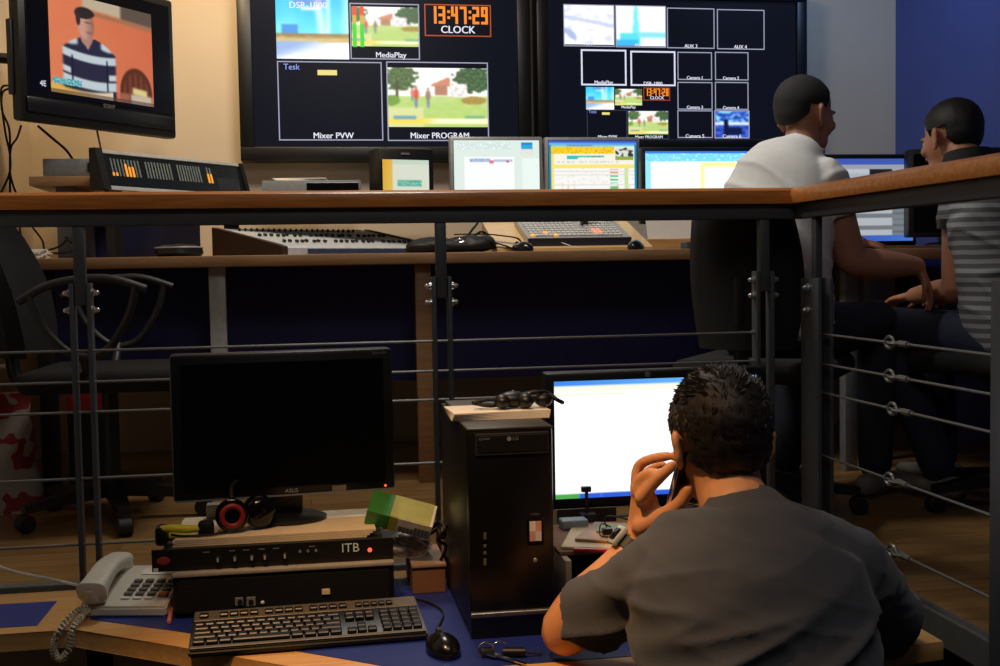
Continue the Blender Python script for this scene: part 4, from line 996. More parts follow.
bm = nb(); p0 = V((0, .052, .012)); add_tube(bm, [p0, Mi @ at_z(438, 628, TZ + .004), Mi @ at_z(443, 612, TZ + .004), Mi @ at_z(430, 603, TZ + .004), Mi @ at_z(412, 598, TZ + .004)], .002, 6); obj('cord', bm, m_rub, mt, 60)
c = at_z(500, 655, TZ)
t = thing('key_bunch', 'bunch of keys with two steel rings and a black fob in front of the tower', 'keys', (c.x, c.y, TZ))
for px, py, dz in ((486, 650, .0), (500, 649, .0)):
    q = at_z(px, py, TZ + .012) - V((c.x, c.y, TZ)); bm = nb(); add_tube(bm, [q + V((math.cos(w) * .0135, math.sin(w) * .004, math.sin(w) * .0125)) for w in [2 * PI * i / 20 for i in range(21)]], .0015, 6, 0); obj('ring', bm, m_chrome, t, 60)
q0, q1 = at_z(490, 654, TZ + .006) - V((c.x, c.y, TZ)), at_z(527, 665, TZ + .003) - V((c.x, c.y, TZ))
bm = nb(); d = (q1 - q0).normalized(); n_ = V((-d.y, d.x, 0)); add_rings(bm, [[p + n_ * w + V((0, 0, h)), p - n_ * w + V((0, 0, h)), p - n_ * w, p + n_ * w] for p, w, h in ((q0, .009, .002), (q0 + d * .018, .009, .002), (q0 + d * .02, .004, .002), (q1, .0035, .002))]); obj('key', bm, m_chrome, t)
q0, q1 = at_z(503, 652, TZ + .009) - V((c.x, c.y, TZ)), at_z(525, 652, TZ + .009) - V((c.x, c.y, TZ))
bm = nb(); add_tube(bm, [q0, q0 * .5 + q1 * .5, q1], .008, 10, 2); obj('fob', bm, m_black, t, 40)
bm = nb(); add_tube(bm, [q1, q1 + V((.03, .0, -.005))], .0025, 6, 0); add_box(bm, -.035, -.012, -.012, .012, 0, .014, .004); obj('small_tag', bm, m_dark, t, 40)
c0, c1 = at_z(169, 622, TZ + .005), at_z(171, 611, TZ + .005)
bm = nb(); d = (c1 - c0).normalized(); add_cyl(bm, c0, c0 + d * .1, .0045, n=10, bev=.001); tag(obj('pen', bm, mat('pink_pen', (216, 130, 116), .5)), 'pink pen lying between the telephone and the wide black case', 'pen')

# ------------------------------------------------------------------ computer tower
f0, f1 = at_z(471, 640, TZ), at_z(557, 636, TZ); zt = at_y(471, 428.5, f0.y).z; bk = at_z(449, 402, zt)
t = thing('computer_tower', 'black computer tower with an optical drive and silver ridge standing beside the sitting man', 'computer', ((f0.x + f1.x) / 2, f0.y, TZ)); hw = (f1.x - f0.x) / 2; H = zt - TZ; D = min(.42, bk.y - f0.y)
bm = nb(); add_box(bm, -hw, hw, .02, D, .008, H - .004, .004); obj('case', bm, m_black, t, 40)
bm = nb(); add_box(bm, -hw, hw, .0, D, H - .006, H, .003); obj('top_panel', bm, mat('tower_top', (52, 50, 44), .45), t, 40)
fpb = nb(); add_box(fpb, -hw, hw, 0, .022, .0, H - .004, .006); fp = obj('front_panel', fpb, mat('tower_front', (11, 11, 11), .3), t, 40)
base = V(((f0.x + f1.x) / 2, f0.y, TZ))
def tpx(px, py): return at_y(px, py, f0.y - .002) - base
a, b = tpx(475, 434), tpx(549, 453)
bm = nb(); add_box(bm, a.x, b.x, -.003, .004, b.z, a.z, .0015); dr = obj('drive', bm, m_dark, t)
bm = nb(); add_box(bm, a.x + .003, b.x - .003, -.0045, -.002, b.z + .006, a.z - .004, .001); obj('drive_door', bm, m_black, dr)
c = tpx(511, 438.5); bm = nb(); text_bm(bm, 'LG', .009, face_M((c.x + .008, -.005, c.z))); add_cyl(bm, (c.x - .004, -.006, c.z), (c.x - .004, -.0045, c.z), .0042, n=14); obj('brand_mark', bm, m_grey, dr)
c = tpx(484, 439); bm = nb(); text_bm(bm, 'CD-RW', .006, face_M((c.x, -.005, c.z))); obj('disc_mark', bm, m_grey, dr)
bm = nb()
for py, h in ((536, .012), (546, .005), (553, .005), (562, .012)): c = tpx(485, py); add_box(bm, c.x - .0025, c.x + .0025, -.002, .002, c.z - h / 2, c.z + h / 2)
obj('port', bm, mat('port_grey', (96, 90, 78), .5), t)
a, b = tpx(527, 518), tpx(544, 545); bm = nb(); add_box(bm, a.x, b.x, -.002, .002, b.z, a.z, .002); dw = obj('display_window', bm, m_blackg, t)
a, b = tpx(529.5, 521.5), tpx(541.5, 540.5); x2, z2 = (a.x + b.x) / 2, (a.z + b.z) / 2
for i, (k, rr) in enumerate((('sticker_white', (a.x, x2, z2, a.z)), ('sticker_orange', (x2, b.x, z2, a.z)), ('sticker_orange', (a.x, x2, b.z, z2)), ('sticker_pale', (x2, b.x, b.z, z2)))):
    bm = nb(); add_box(bm, rr[0], rr[1], -.003, -.0015, rr[2], rr[3]); obj('sticker', bm, mat(k, {'sticker_white': (214, 206, 200), 'sticker_orange': (196, 130, 92), 'sticker_pale': (196, 196, 200)}[k], .5, emit=(150, 120, 100), estr=.15), dw)
c = tpx(535.5, 560.5); bm = nb(); add_ell(bm, (c.x, -.001, c.z), .0045, .003, .005); obj('power_button', bm, mat('button_pale', (150, 146, 140), .3, .5), t)
c = tpx(535, 514); bm = nb(); text_bm(bm, 'intelligent', .0042, face_M((c.x, -.0012, c.z))); obj('small_lettering', bm, m_grey, t)
a, b = tpx(471, 610), tpx(556, 616); bm = nb(); add_cyl(bm, (-hw + .001, -.001, (a.z + b.z) / 2), (hw - .001, -.001, (a.z + b.z) / 2), .006, n=14); obj('silver_ridge', bm, mat('ridge_metal', (150, 140, 128), .22, .9), t, 50)
# things on the tower
TT = zt
bm = nb(); 
for k in range(5): add_box(bm, -.105, .085, -.05, .075, k * .003, k * .003 + .0026, 0, M=Matrix.Rotation(.02 * k - .04, 4, 'Z'))
pc = at_z(500, 416, TT); tag(obj('paper_stack', bm, m_paper, loc=(.375, pc.y + .0, TT)), 'white papers lying on top of the black computer tower', 'paper')
bm = nb(); add_box(bm, -.1, .06, 0, .11, 0, .012, .002); tag(obj('grey_folder', bm, mat('folder_grey', (86, 86, 84), .6), loc=(.385, pc.y + .085, TT)), 'grey folder behind the white papers on the black computer tower', 'folder')
c = at_y(515, 409, pc.y - .02)
t = thing('game_controller', 'black controller with a bundled cable on the white papers on the tower', 'controller', (c.x, pc.y - .0, TT + .016))
bm = nb(); add_ell(bm, (0, 0, .016), .032, .022, .016); add_ell(bm, (.022, -.014, .014), .016, .022, .015); add_ell(bm, (-.024, -.012, .014), .016, .02, .014); add_ell(bm, (.06, -.005, .014), .018, .016, .014); obj('body', bm, m_black, t, 60)
bm = nb(); add_tube(bm, [(.02, .0, .025), (.045, -.01, .03), (.07, .0, .026), (.085, -.012, .014), (.1, .0, .006)], .004, 8); add_tube(bm, [(-.02, .0, .014), (-.05, .006, .016), (-.07, -.006, .01), (-.05, -.014, .006), (-.03, 0, .006), (-.06, .012, .006), (-.08, .0, .012), (-.05, .0, .018)], .0032, 6); obj('cord', bm, m_rub, t, 60)
for q in ((.0, .0, .031), (.03, -.012, .028)):
    bm = nb(); add_ell(bm, q, .004, .004, .003, nu=10, nv=6); obj('button', bm, m_grey, t, 60)

# ------------------------------------------------------------------ bright monitor and the clutter beneath it
a = at_y(546, 440, 2.5); b = at_y(764, 440, 2.5); zt = at_y(600, 371.5, 2.5).z; zb = at_y(600, 508, 2.5).z
w = b.x - a.x; mx = (a.x + b.x) / 2
t = monitor('desktop_monitor', 'black framed monitor with a glowing white document, in front of the man on the phone', (mx, 2.5, TZ), 0, w, zt - zb, zb - TZ, .017, m_black, p_doc, None, res=(90, 60), pmx=pic_mat('document_glow', 1.2), chin=.006)
z0 = zt - TZ - .0095
bm = nb(); add_cyl(bm, (-.02, -.0022, z0), (-.02, 0, z0), .006, n=16); obj('brand_mark', bm, m_grey, t)
bm = nb(); text_bm(bm, 'hp', .007, face_M((-.02, -.0026, z0))); obj('brand_lettering', bm, m_black, t)
# low side table/box with board on top carrying papers
ta = at_y(566, 560, 2.24); tb = at_y(640, 560, 2.3)
ztab = .285
lt = thing('letter_tray', 'beige sided tray with dark inside between the black tower and the bright monitor', 'tray', (.61, 2.22, TZ)); B = V((.61, 2.22, TZ))
for x0_, y0_ in ((.478, 2.16), (.77, 2.2)):
    bm = nb(); add_box(bm, x0_, x0_ + .012, y0_, 2.44, TZ, ztab - .008, .001); part(bm, 'side_panel', mat('beige_board', (176, 150, 122), .6), lt, B)
bm = nb(); add_box(bm, .475, .785, 2.2, 2.44, ztab - .008, ztab, .001); part(bm, 'top_board', m_card, lt, B)
bm = nb(); add_box(bm, .49, .77, 2.42, 2.43, TZ, ztab - .008); part(bm, 'back_panel', m_rub, lt, B)
bm = nb(); add_box(bm, -.1, .1, -.1, .1, 0, .006, .002, M=Matrix.Rotation(-.35, 4, 'Z')); tag(obj('magazine', bm, mat('magazine_beige', (206, 176, 130), .5), loc=(.61, 2.28, ztab)), 'beige magazine with worn edge on the tray beside the tower', 'magazine')
bm = nb(); add_box(bm, -.09, .1, -.09, .07, 0, .006, .002, M=Matrix.Rotation(-.5, 4, 'Z')); tag(obj('magazine', bm, mat('brown_cover', (170, 128, 88), .5), loc=(.64, 2.29, ztab + .0065)), 'brown covered magazine under the green circuit board', 'magazine')
bm = nb(); add_box(bm, -.035, .035, -.005, .005, 0, .006, .001, M=Matrix.Rotation(-.35, 4, 'Z')); c = at_z(590, 566, ztab - .01); tag(obj('red_marker', bm, m_red, loc=(c.x + .02, 2.19, ztab + .0)), 'red marker at the front edge of the beige magazine', 'marker')
t = thing('circuit_board', 'small green circuit board with loose wires on the brown magazine', 'circuit board', (.63, 2.31, ztab + .013))
bm = nb(); add_box(bm, -.05, .05, -.035, .035, 0, .003, .0005, M=Matrix.Rotation(-.3, 4, 'Z')); obj('board', bm, mat('board_green', (110, 128, 76), .5), t)
bm = nb(); add_tube(bm, [(-.03, 0, .003), (-.04, -.02, .03), (-.02, -.04, .035), (.02, -.03, .02), (.04, 0, .004)], .0016, 6); add_tube(bm, [(-.02, .01, .003), (-.05, -.03, .02), (-.06, -.06, .004), (-.04, -.07, .001)], .0016, 6); obj('wire', bm, m_rub, t, 60)
bm = nb(); add_box(bm, -.05, -.03, -.045, -.03, 0, .012, .001); add_box(bm, -.025, -.01, -.05, -.035, 0, .01, .001); obj('chip', bm, m_black, t)
a = at_y(557, 530, 2.56); b = at_y(608, 507, 2.56)
bm = nb(); add_box(bm, a.x, b.x + .02, 2.56, 2.61, TZ, b.z, .002); tag(obj('cream_box', bm, mat('cream_carton', (190, 170, 136), .7)), 'cream carton standing behind the tray under the bright monitor', 'box')
bm = nb(); add_box(bm, -.028, .03, -.02, .02, 0, .02, .004); c = at_y(573, 536, 2.40); tag(obj('plastic_tub', bm, mat('pale_blue_tub', (150, 160, 168), .4), loc=(c.x, 2.40, ztab)), 'pale blue plastic tub at the left end of the tray', 'tub')
c = at_y(588, 526, 2.46)
t = thing('small_stand', 'small black stand under the lower edge of the bright monitor', 'stand', (c.x, 2.47, ztab - 0.0))
bm = nb(); add_box(bm, -.016, .02, -.012, .02, -.125, .015, .003); obj('foot', bm, m_rub, t, 40)
bm = nb(); add_cyl(bm, (0, 0, .01), (0, 0, .07), .004, n=8); add_box(bm, -.012, .01, -.006, .006, .062, .074, .002); obj('stem', bm, m_black, t, 40)

# ------------------------------------------------------------------ chairs behind the railing
def office_chair(label, loc, rz, back_w=.46, back_h=.52, arms=True, back_tilt=.12, group=None, arm_up=0):
    t = thing('office_chair', label, 'chair', loc, rz, group)
    bm = nb(); add_box(bm, -.24, .24, -.23, .25, .43, .5, .03, 3); obj('seat', bm, m_fab, t, 50)
    bm = nb()
    N = 10; rows_ = []
    for j in range(N + 1):
        v = j / N; w = back_w * (.42 + .08 * math.sin(PI * v)) * (1 if v < .9 else 1 - (v - .9) * 1.5); z = .54 + v * back_h; y = -.25 - back_tilt * v + .03 * math.sin(PI * v)
        rows_.append([V((w * s, y - .03 * (1 - s * s) + (.05 * s * s), z)) for s in (-1, -.8, -.5, 0, .5, .8, 1)] + [V((w * s, y - .05 - .03 * (1 - s * s) + (.05 * s * s), z)) for s in (1, .8, .5, 0, -.5, -.8, -1)])
    add_rings(bm, rows_); obj('backrest', bm, m_fab, t, 50)
    bm = nb(); add_tube(bm, [(0, -.1, .44), (0, -.27, .45), (0, -.3, .56), (0, -.31, .75)], .022, 8); obj('back_support', bm, m_black, t, 50)
    bm = nb(); add_cyl(bm, (0, 0, .1), (0, 0, .44), .026, n=14); obj('column', bm, m_black, t, 40)
    bm = nb()
    for k in range(5):
        w = 2 * PI * k / 5 + .3; d = V((math.cos(w), math.sin(w), 0)); n_ = V((-d.y, d.x, 0))
        add_rings(bm, [[d * r_ + n_ * a_ + V((0, 0, z_)) for a_, z_ in ((-w_, zl), (w_, zl), (w_, zh), (-w_, zh))] for r_, w_, zl, zh in ((.0, .03, .08, .13), (.29, .018, .062, .085))])
    base_ = obj('base', bm, m_black, t, 40)
    for k in range(5):
        w = 2 * PI * k / 5 + .3; d = V((math.cos(w), math.sin(w), 0)); n_ = V((-d.y, d.x, 0)); c_ = d * .285 + V((0, 0, .029))
        bm = nb(); add_cyl(bm, c_ - n_ * .022, c_ + n_ * .022, .028, n=14, bev=.004); obj('castor', bm, m_rub, t, 40)
    if arms:
        for s in (-1, 1):
            bm = nb(); x = .27 * s
            add_tube(bm, [(x, -.2, .64), (x, -.1, .69), (x, .05, .705), (x, .17, .67)], .013, 8)
            add_tube(bm, [(x, -.17, .66), (x, -.13, .56), (x, -.06, .485), (x, .0, .47), (x, .06, .5), (x, .12, .6), (x, .14, .685)], .013, 8)
            add_tube(bm, [(x, -.02, .475), (x * .8, -.02, .455 - arm_up * .5), (x * .5, -.02, .45 - arm_up)], .014, 8); obj('armrest', bm, m_dark, t, 50, (0, 0, arm_up))
    return t
c = at_y(122, 300, 3.62)
office_chair('black office chair with looped armrests at the left behind the railing', (c.x - .09, 3.9, FZ), math.radians(-92), .46, .42, arm_up=.075)
# red and white bag and a red item on the platform floor
c = at_y(6, 450, 4.12)
t = thing('shopping_bag', 'white shopping bag with red blotches standing by the chair at far left', 'bag', (c.x, 4.12, FZ))
bm = nb(); rows_ = []
for j in range(13):
    v = j / 12; w = .11 - .03 * v + .015 * nz(v * 4, 1); d = .07 - .04 * v; z = v * .4
    rows_.append([V((w * math.cos(q) + .012 * nz(q * 2, v * 5), d * math.sin(q), z)) for q in [2 * PI * i / 24 for i in range(24)]])
add_rings(bm, rows_); mb = mat('bag_red_white', (196, 186, 176), .7); nt = mb.node_tree
rp = [n for n in nt.nodes if n.type == 'VALTORGB'][0]; nn = [n for n in nt.nodes if n.type == 'TEX_NOISE'][0]; nn.inputs['Scale'].default_value = 14; nn.inputs['Detail'].default_value = 1
rp.color_ramp.interpolation = 'CONSTANT'; rp.color_ramp.elements[0].position = 0; rp.color_ramp.elements[0].color = rgb((150, 140, 132)); rp.color_ramp.elements[1].position = .52; rp.color_ramp.elements[1].color = rgb((130, 30, 38))
obj('body', bm, mb, t, 60)
bm = nb(); add_tube(bm, [(-.06, 0, .385), (-.05, 0, .46), (.0, 0, .49), (.05, 0, .46), (.06, 0, .385)], .008, 6); obj('handle', bm, m_paper, t, 60)
c = at_y(62, 442, 3.9); bm = nb(); add_box(bm, -.07, .08, 0, .1, 0, .12, .006); b_ = thing('red_box', 'dark red box on a dark carton behind the left railing post', 'box', (c.x, 4.35, FZ))
obj('body', bm, mat('deep_red', (170, 24, 36), .5), b_, loc=(0, 0, .3))
bm = nb(); add_box(bm, -.07, .09, 0, .12, 0, .3, .004); obj('carton', bm, m_rub, b_)
# ------------------------------------------------------------------ people
def limb(bm, pts, n=18, hint=None):
    """pts: (centre, half width, half depth); hint = sideways axis of the width"""
    ps = [V(p[0]) for p in pts]; rings = []; a = None
    for i, p in enumerate(ps):
        t = (ps[min(i + 1, len(ps) - 1)] - ps[max(i - 1, 0)]).normalized()
        if hint is not None: a = (V(hint) - t * V(hint).dot(t)).normalized()
        elif a is None: a = frame_for(t)[0]
        else: a = (a - t * a.dot(t)).normalized()
        b = a.cross(t).normalized()
        rings.append((p, a, b, pts[i][1], pts[i][2] if len(pts[i]) > 2 else pts[i][1], t))
    R = []
    p, a, b, rx, ry, t = rings[0]; m_ = min(rx, ry) * .8
    R += [circ(p - t * m_, a, b, rx * .25, ry * .25, n), circ(p - t * m_ * .7, a, b, rx * .7, ry * .7, n)]
    for p, a, b, rx, ry, t in rings: R.append(circ(p, a, b, rx, ry, n))
    m_ = min(rx, ry) * .8
    R += [circ(p + t * m_ * .7, a, b, rx * .7, ry * .7, n), circ(p + t * m_, a, b, rx * .25, ry * .25, n)]
    add_rings(bm, R)
def limb_flat(bm, pts, n=18):
    ps = [V(p[0]) for p in pts]; a = None; R = []
    for i, p in enumerate(ps):
        t = (ps[min(i + 1, len(ps) - 1)] - ps[max(i - 1, 0)]).normalized()
        a = frame_for(t)[0] if a is None else (a - t * a.dot(t)).normalized()
        R.append(circ(p, a, a.cross(t).normalized(), pts[i][1], pts[i][-1], n))
    add_rings(bm, R)
def spline(pts, k=4):
    """smooth (centre, rx, ry) list"""
    c = smooth_path([p[0] for p in pts], k); r = smooth_path([V((p[1], p[-1], 0)) for p in pts], k)
    return [(c[i], r[i].x, r[i].y) for i in range(len(c))]
def fuse(name, bm, m, parent, voxel, smooth=4, disp=None, mats=None):
    me = bpy.data.meshes.new('tmp'); bmesh.ops.recalc_face_normals(bm, faces=bm.faces); bm.to_mesh(me); bm.free()
    o = bpy.data.objects.new('tmp', me); COL.objects.link(o)
    md = o.modifiers.new('r', 'REMESH'); md.mode = 'VOXEL'; md.voxel_size = voxel; md.use_smooth_shade = True
    if smooth: s_ = o.modifiers.new('s', 'SMOOTH'); s_.iterations = smooth; s_.factor = .5
    dg = bpy.context.evaluated_depsgraph_get(); nm = bpy.data.meshes.new_from_object(o.evaluated_get(dg)); nm.name = name
    bpy.data.objects.remove(o); bpy.data.meshes.remove(me)
    if disp:
        nrm = [v.normal.copy() for v in nm.vertices]
        for v, n_ in zip(nm.vertices, nrm): v.co += n_ * disp(v.co, n_)
    nm.polygons.foreach_set('use_smooth', [True] * len(nm.polygons))
    nm.materials.clear(); nm.materials.append(m)
    ob = bpy.data.objects.new(name, nm); COL.objects.link(ob)
    if parent: ob.parent = parent; nm.transform(Matrix.Translation(-parent.location))
    return ob
def head_matrix(c, az, tilt=0, roll=0):
    """az: turned right from +Y; tilt: nod down; local x right, y forward, z up"""
    return Matrix.Translation(c) @ Matrix.Rotation(-az, 4, 'Z') @ Matrix.Rotation(-tilt, 4, 'X') @ Matrix.Rotation(roll, 4, 'Y')
def head_shape(bm, M, s=1.0):
    def e(c, rx, ry, rz, R=None):
        vs = add_ell(bm, (0, 0, 0), rx * s, ry * s, rz * s, nu=24, nv=16)
        T = M @ Matrix.Translation(V(c) * s)
        if R is not None: T = T @ R
        bmesh.ops.transform(bm, matrix=T, verts=vs)
    e((0, -.012, .035), .0755, .096, .085)          # cranium
    e((0, .03, -.015), .066, .066, .08)             # face
    e((0, .035, -.07), .052, .055, .045)            # jaw
    e((0, .078, -.098), .022, .018, .016)           # chin
    e((0, .098, -.018), .011, .016, .026, Matrix.Rotation(.35, 4, 'X'))   # nose
    e((0, .108, -.034), .014, .012, .01)
    e((0, .09, -.064), .022, .010, .006); e((0, .088, -.074), .02, .010, .007)     # lips
    for q in (-1, 1):
        e((q * .03, .084, .022), .02, .012, .007)   # brow
        e((q * .045, .062, -.025), .022, .022, .02) # cheek
        R = Matrix.Rotation(q * .45, 4, 'Z') @ Matrix.Rotation(-.2, 4, 'X')
        e((q * .079, -.012, -.005), .008, .019, .032, R)   # ear
        e((q * .084, -.02, .008), .008, .012, .02, R); e((q * .076, -.006, -.034), .007, .01, .012, R)
def hair_shape(M, s, thick, nape=-.085, side=-.02, front=.07, rough_=.004, seed=0, tufts=0):
    bm = nb(); NU, NV = 72, 44
    def cover(d):
        # how far above the hairline a direction lies (d is a unit vector, local)
        f = d.y
        if f < -.15: lim = nape + (side - nape) * sst(-.75, -.15, f)
        else: lim = side + (front - side) * sst(.15, .7, f)
        return lim
    rings = []
    for j in range(NV + 1):
        th = PI * (j + .03) / (NV + .06); r = []
        for i in range(NU):
            ph = 2 * PI * i / NU; d = V((math.sin(th) * math.cos(ph), math.sin(th) * math.sin(ph), math.cos(th)))
            z = d.z * .087 + .035
            lim = cover(d); k = sst(lim - .006, lim + .018, z)
            if abs(d.x) > .8 and abs(d.y + .1) < .28 and z < .022: k = 0            # around the ear
            q = d * 9 + V((seed, 0, 0)); R = 1 - .2 * (1 - k) + k * (thick / .085 + rough_ / .085 * (noise.noise(q * 1.5) + .7 * noise.noise(q * 4)))
            if d.z < -.2: R *= 1 + .12 * sst(-.2, -.8, d.z)
            p = V((d.x * .0755 * R, d.y * .096 * R - .012, d.z * .085 * R + .035))
            r.append(M @ (p * s))
        rings.append(r)
    add_rings(bm, rings)
    rnd = random.Random(seed + 3)
    for k in range(tufts):
        th = math.acos(rnd.uniform(-.75, 1)); ph = rnd.uniform(0, 2 * PI); d = V((math.sin(th) * math.cos(ph), math.sin(th) * math.sin(ph), math.cos(th)))
        z = d.z * .087 + .035
        if z < cover(d) + .012 or (abs(d.x) > .75 and abs(d.y + .1) < .3 and z < .03): continue
        R = 1 + thick / .085; p = V((d.x * .0755 * R, d.y * .096 * R - .012, d.z * .085 * R + .035))
        flow = (V((.25 * math.sin(ph * 3), .55, .0)) if d.z > .35 else V((.15 * d.x, -.3, -1)))
        flow = (flow - d * flow.dot(d)).normalized(); fl = (flow + d * rnd.uniform(.05, .3) + V((rnd.uniform(-.35, .35), rnd.uniform(-.3, .3), rnd.uniform(-.2, .2)))).normalized()
        Lh = rnd.uniform(.013, .022) * (1.1 if d.z > .45 else .6); n_ = fl.cross(d).normalized() * rnd.uniform(.0016, .003)
        base = p - d * .003
        add_rings(bm, [[M @ ((base + n_) * s), M @ ((base - n_) * s), M @ ((base + d * .003) * s)], [M @ ((base + fl * Lh * .6 + n_ * .7) * s), M @ ((base + fl * Lh * .6 - n_ * .7) * s), M @ ((base + fl * Lh * .6 + d * .0025) * s)], [M @ ((base + fl * Lh + n_ * .05) * s), M @ ((base + fl * Lh - n_ * .05) * s), M @ ((base + fl * Lh + d * .0004) * s)]])
    return bm
def face_bits(M, s, parent):
    for q in (-1, 1):
        bm = nb(); add_ell(bm, M @ V((q * .03 * s, .082 * s, .004 * s)), .011 * s, .011 * s, .011 * s, nu=12, nv=8); eye = part(bm, 'eye', mat('eye_white', (200, 196, 190), .2), parent, parent.location, 60)
        bm = nb(); add_ell(bm, M @ V((q * .03 * s, .0905 * s, .004 * s)), .005 * s, .003 * s, .005 * s, nu=10, nv=6); part(bm, 'iris', m_rub, eye, parent.location, 60)
def finger(bm, pts, r0=.0085, r1=.0068):
    P = smooth_path(pts, 4); n = len(P)
    limb(bm, [(p, r0 + (r1 - r0) * i / (n - 1)) for i, p in enumerate(P)], 10)
def plain_hand(bm, wrist, d, nrm, side, s=1.0, curl=.5):
    """relaxed hand: d along the palm, nrm out of the back of the hand, side towards the thumb"""
    d = V(d).normalized(); nrm = V(nrm); nrm = (nrm - d * nrm.dot(d)).normalized(); side = V(side); side = (side - d * side.dot(d) - nrm * side.dot(nrm)).normalized()
    limb(bm, [(wrist, .026 * s, .019 * s), (wrist + d * .035 * s, .034 * s, .016 * s), (wrist + d * .075 * s, .038 * s, .014 * s), (wrist + d * .09 * s, .036 * s, .011 * s)], 14, hint=side)
    for k, (o_, L_) in enumerate(((.029, .068), (.010, .078), (-.010, .072), (-.028, .056))):
        b = wrist + d * .085 * s + side * o_ * s; p = [b]; a = curl * (.5 + .12 * k); cur = a
        for seg in (.42, .32, .26):
            dd = d * math.cos(cur) - nrm * math.sin(cur) + side * (o_ * 1.2); p.append(p[-1] + dd.normalized() * L_ * seg * s); cur += a
        finger(bm, p, .0085 * s, .0068 * s)
    b = wrist + d * .025 * s + side * .028 * s
    finger(bm, [b, b + (d * .6 + side * .8 - nrm * .2).normalized() * .035 * s, b + (d * .85 + side * .6 - nrm * .35).normalized() * .062 * s, b + (d * 1.1 + side * .4 - nrm * .45).normalized() * .085 * s], .0105 * s, .008 * s)
def skin(name, c): return mat(name, c, .5, var=.06, scale=30, bump=.04, bscale=300)
def shoe(bm, c, d):
    d = V(d).normalized(); c = V(c); limb(bm, [(c - d * .07, .036, .04), (c, .042, .036), (c + d * .09, .045, .026), (c + d * .16, .034, .02)], 14, hint=d.cross(V((0, 0, 1))))

# ---- man at the work desk
W1 = thing('person', 'man in dark grey t-shirt sitting at the work desk holding a phone to his ear', 'person', (.68, 1.60, LZ))
m_skin = skin('skin_warm', (228, 162, 114))
HC = A(720, 441, 1.87); M1 = head_matrix(HC, .02, .12, -.03); S1 = .98
Sh, El, Wr = A(652, 582, 1.765), A(563, 633, 1.955), A(636, 543, 1.975)
ShR, ElR = A(846, 566, 1.745), A(893, 624, 1.93); WrR = V((.80, 2.07, .205))
NK = A(740, 514, 1.785)
T1 = [(V((.68, 1.60, -.07)), .175, .135), (V((.678, 1.615, .06)), .17, .12), (A(757, 652, 1.675), .168, .112), (A(751, 596, 1.71), .176, .112), (A(746, 556, 1.745), .155, .098), (A(748, 534, 1.765), .115, .08), (NK, .062, .06)]
hint1 = V((1, -.05, 0))
bm = nb()
limb(bm, spline(T1), 28, hint1)
limb(bm, [(NK, .062, .062), (NK * .5 + HC * .5 + V((0, -.0, -.025)), .055, .058), (HC + V((0, -.015, -.03)), .054, .06)], 20, hint1)
head_shape(bm, M1, S1)
limb(bm, spline([(A(700, 556, 1.75), .06), (Sh, .058), (Sh * .5 + El * .5, .046), (El, .042)]), 18)
limb(bm, spline([(El, .043), (El * .7 + Wr * .3 + V((-.004, 0, 0)), .045), (El * .35 + Wr * .65, .035), (Wr, .026)]), 18)
limb(bm, spline([(A(795, 548, 1.745), .06), (ShR, .058), (ShR * .5 + ElR * .5, .047), (ElR, .042)]), 18)
limb(bm, spline([(ElR, .042), (ElR * .7 + WrR * .3, .043), (ElR * .35 + WrR * .65, .034), (WrR, .026)]), 18)
plain_hand(bm, WrR, (-.9, .35, -.05), (0, .1, 1), (.3, .9, 0), 1, .35)
# left hand closing on the phone: palm, thumb and four fingers
pk = A(645, 500, 1.965)
limb(bm, [(Wr, .019, .027), (Wr * .5 + pk * .5 + V((.004, 0, 0)), .019, .036), (pk, .015, .039), (A(642, 490, 1.965), .012, .036)], 16, hint=V((1, .3, .1)))
limb(bm, [(A(640, 527, 1.955), .018), (A(655, 520, 1.935), .0165), (A(664, 514, 1.92), .014)], 12)
finger(bm, [A(656, 520, 1.93), A(670, 511, 1.91), A(681, 502, 1.895), A(688, 489, 1.89)], .0145, .0115)     # thumb
finger(bm, [A(640, 499, 1.935), A(652, 485, 1.92), A(663, 474, 1.905), A(673, 465, 1.90)], .0122, .0096)      # index
finger(bm, [A(637, 494, 1.955), A(641, 479, 1.945), A(652, 473, 1.925), A(662, 476, 1.915)], .0115, .0095)   # middle
finger(bm, [A(636, 491, 1.98), A(638, 468, 1.985), A(650, 459.5, 1.965), A(668, 456, 1.94)], .0112, .009)   # ring
finger(bm, [A(640, 492, 2.0), A(643, 476, 2.01), A(652, 468, 1.995), A(664, 464, 1.975)], .0085, .0066)      # little
for s_ in (-1, 1):
    hip = V((.68 + s_ * .095, 1.62, -.08)); kn = V((.68 + s_ * .14, 2.03, -.06)); an = V((.68 + s_ * .13, 2.03, LZ + .09))
    limb(bm, [(hip, .088), (hip * .5 + kn * .5, .075), (kn, .056)], 18); limb(bm, [(kn, .055), (kn * .6 + an * .4, .054), (an, .036)], 18)
    limb(bm, [(an + V((0, -.02, -.03)), .035), (an + V((0, .1, -.055)), .03)], 12)
body = fuse('body', bm, m_skin, W1, .0045, 3)
def crease1(co, n_):
    u = co.x; w = co.z
    k = 1 - abs(noise.noise(V((u * 2.6 + .8 * w, co.y * 2, (w - .35 * u) * 17))))
    k2 = 1 - abs(noise.noise(V((u * 5 + 3, co.y * 4, (w + .25 * u) * 26 + 4))))
    low = sst(.42, .22, w); arm = .35 + .65 * sst(.17, .24, abs(u - .69))
    return .02 * (k ** 6) * (low * .85 + .12) + .005 * (k2 ** 5) * (.2 + .6 * max(low, arm * .6)) + .003 * noise.noise(co * 9)
bm = nb()
T1s = [(c_, a_ + .013, b_ + .013) for c_, a_, b_ in T1[:-2]] + [(T1[-2][0], .125, .09), (A(745, 517, 1.782), .074, .068)]
limb_flat_pts = spline(T1s)
limb(bm, limb_flat_pts[:-1], 30, hint1)
e_ = El - Sh; q = Sh + e_ * .66
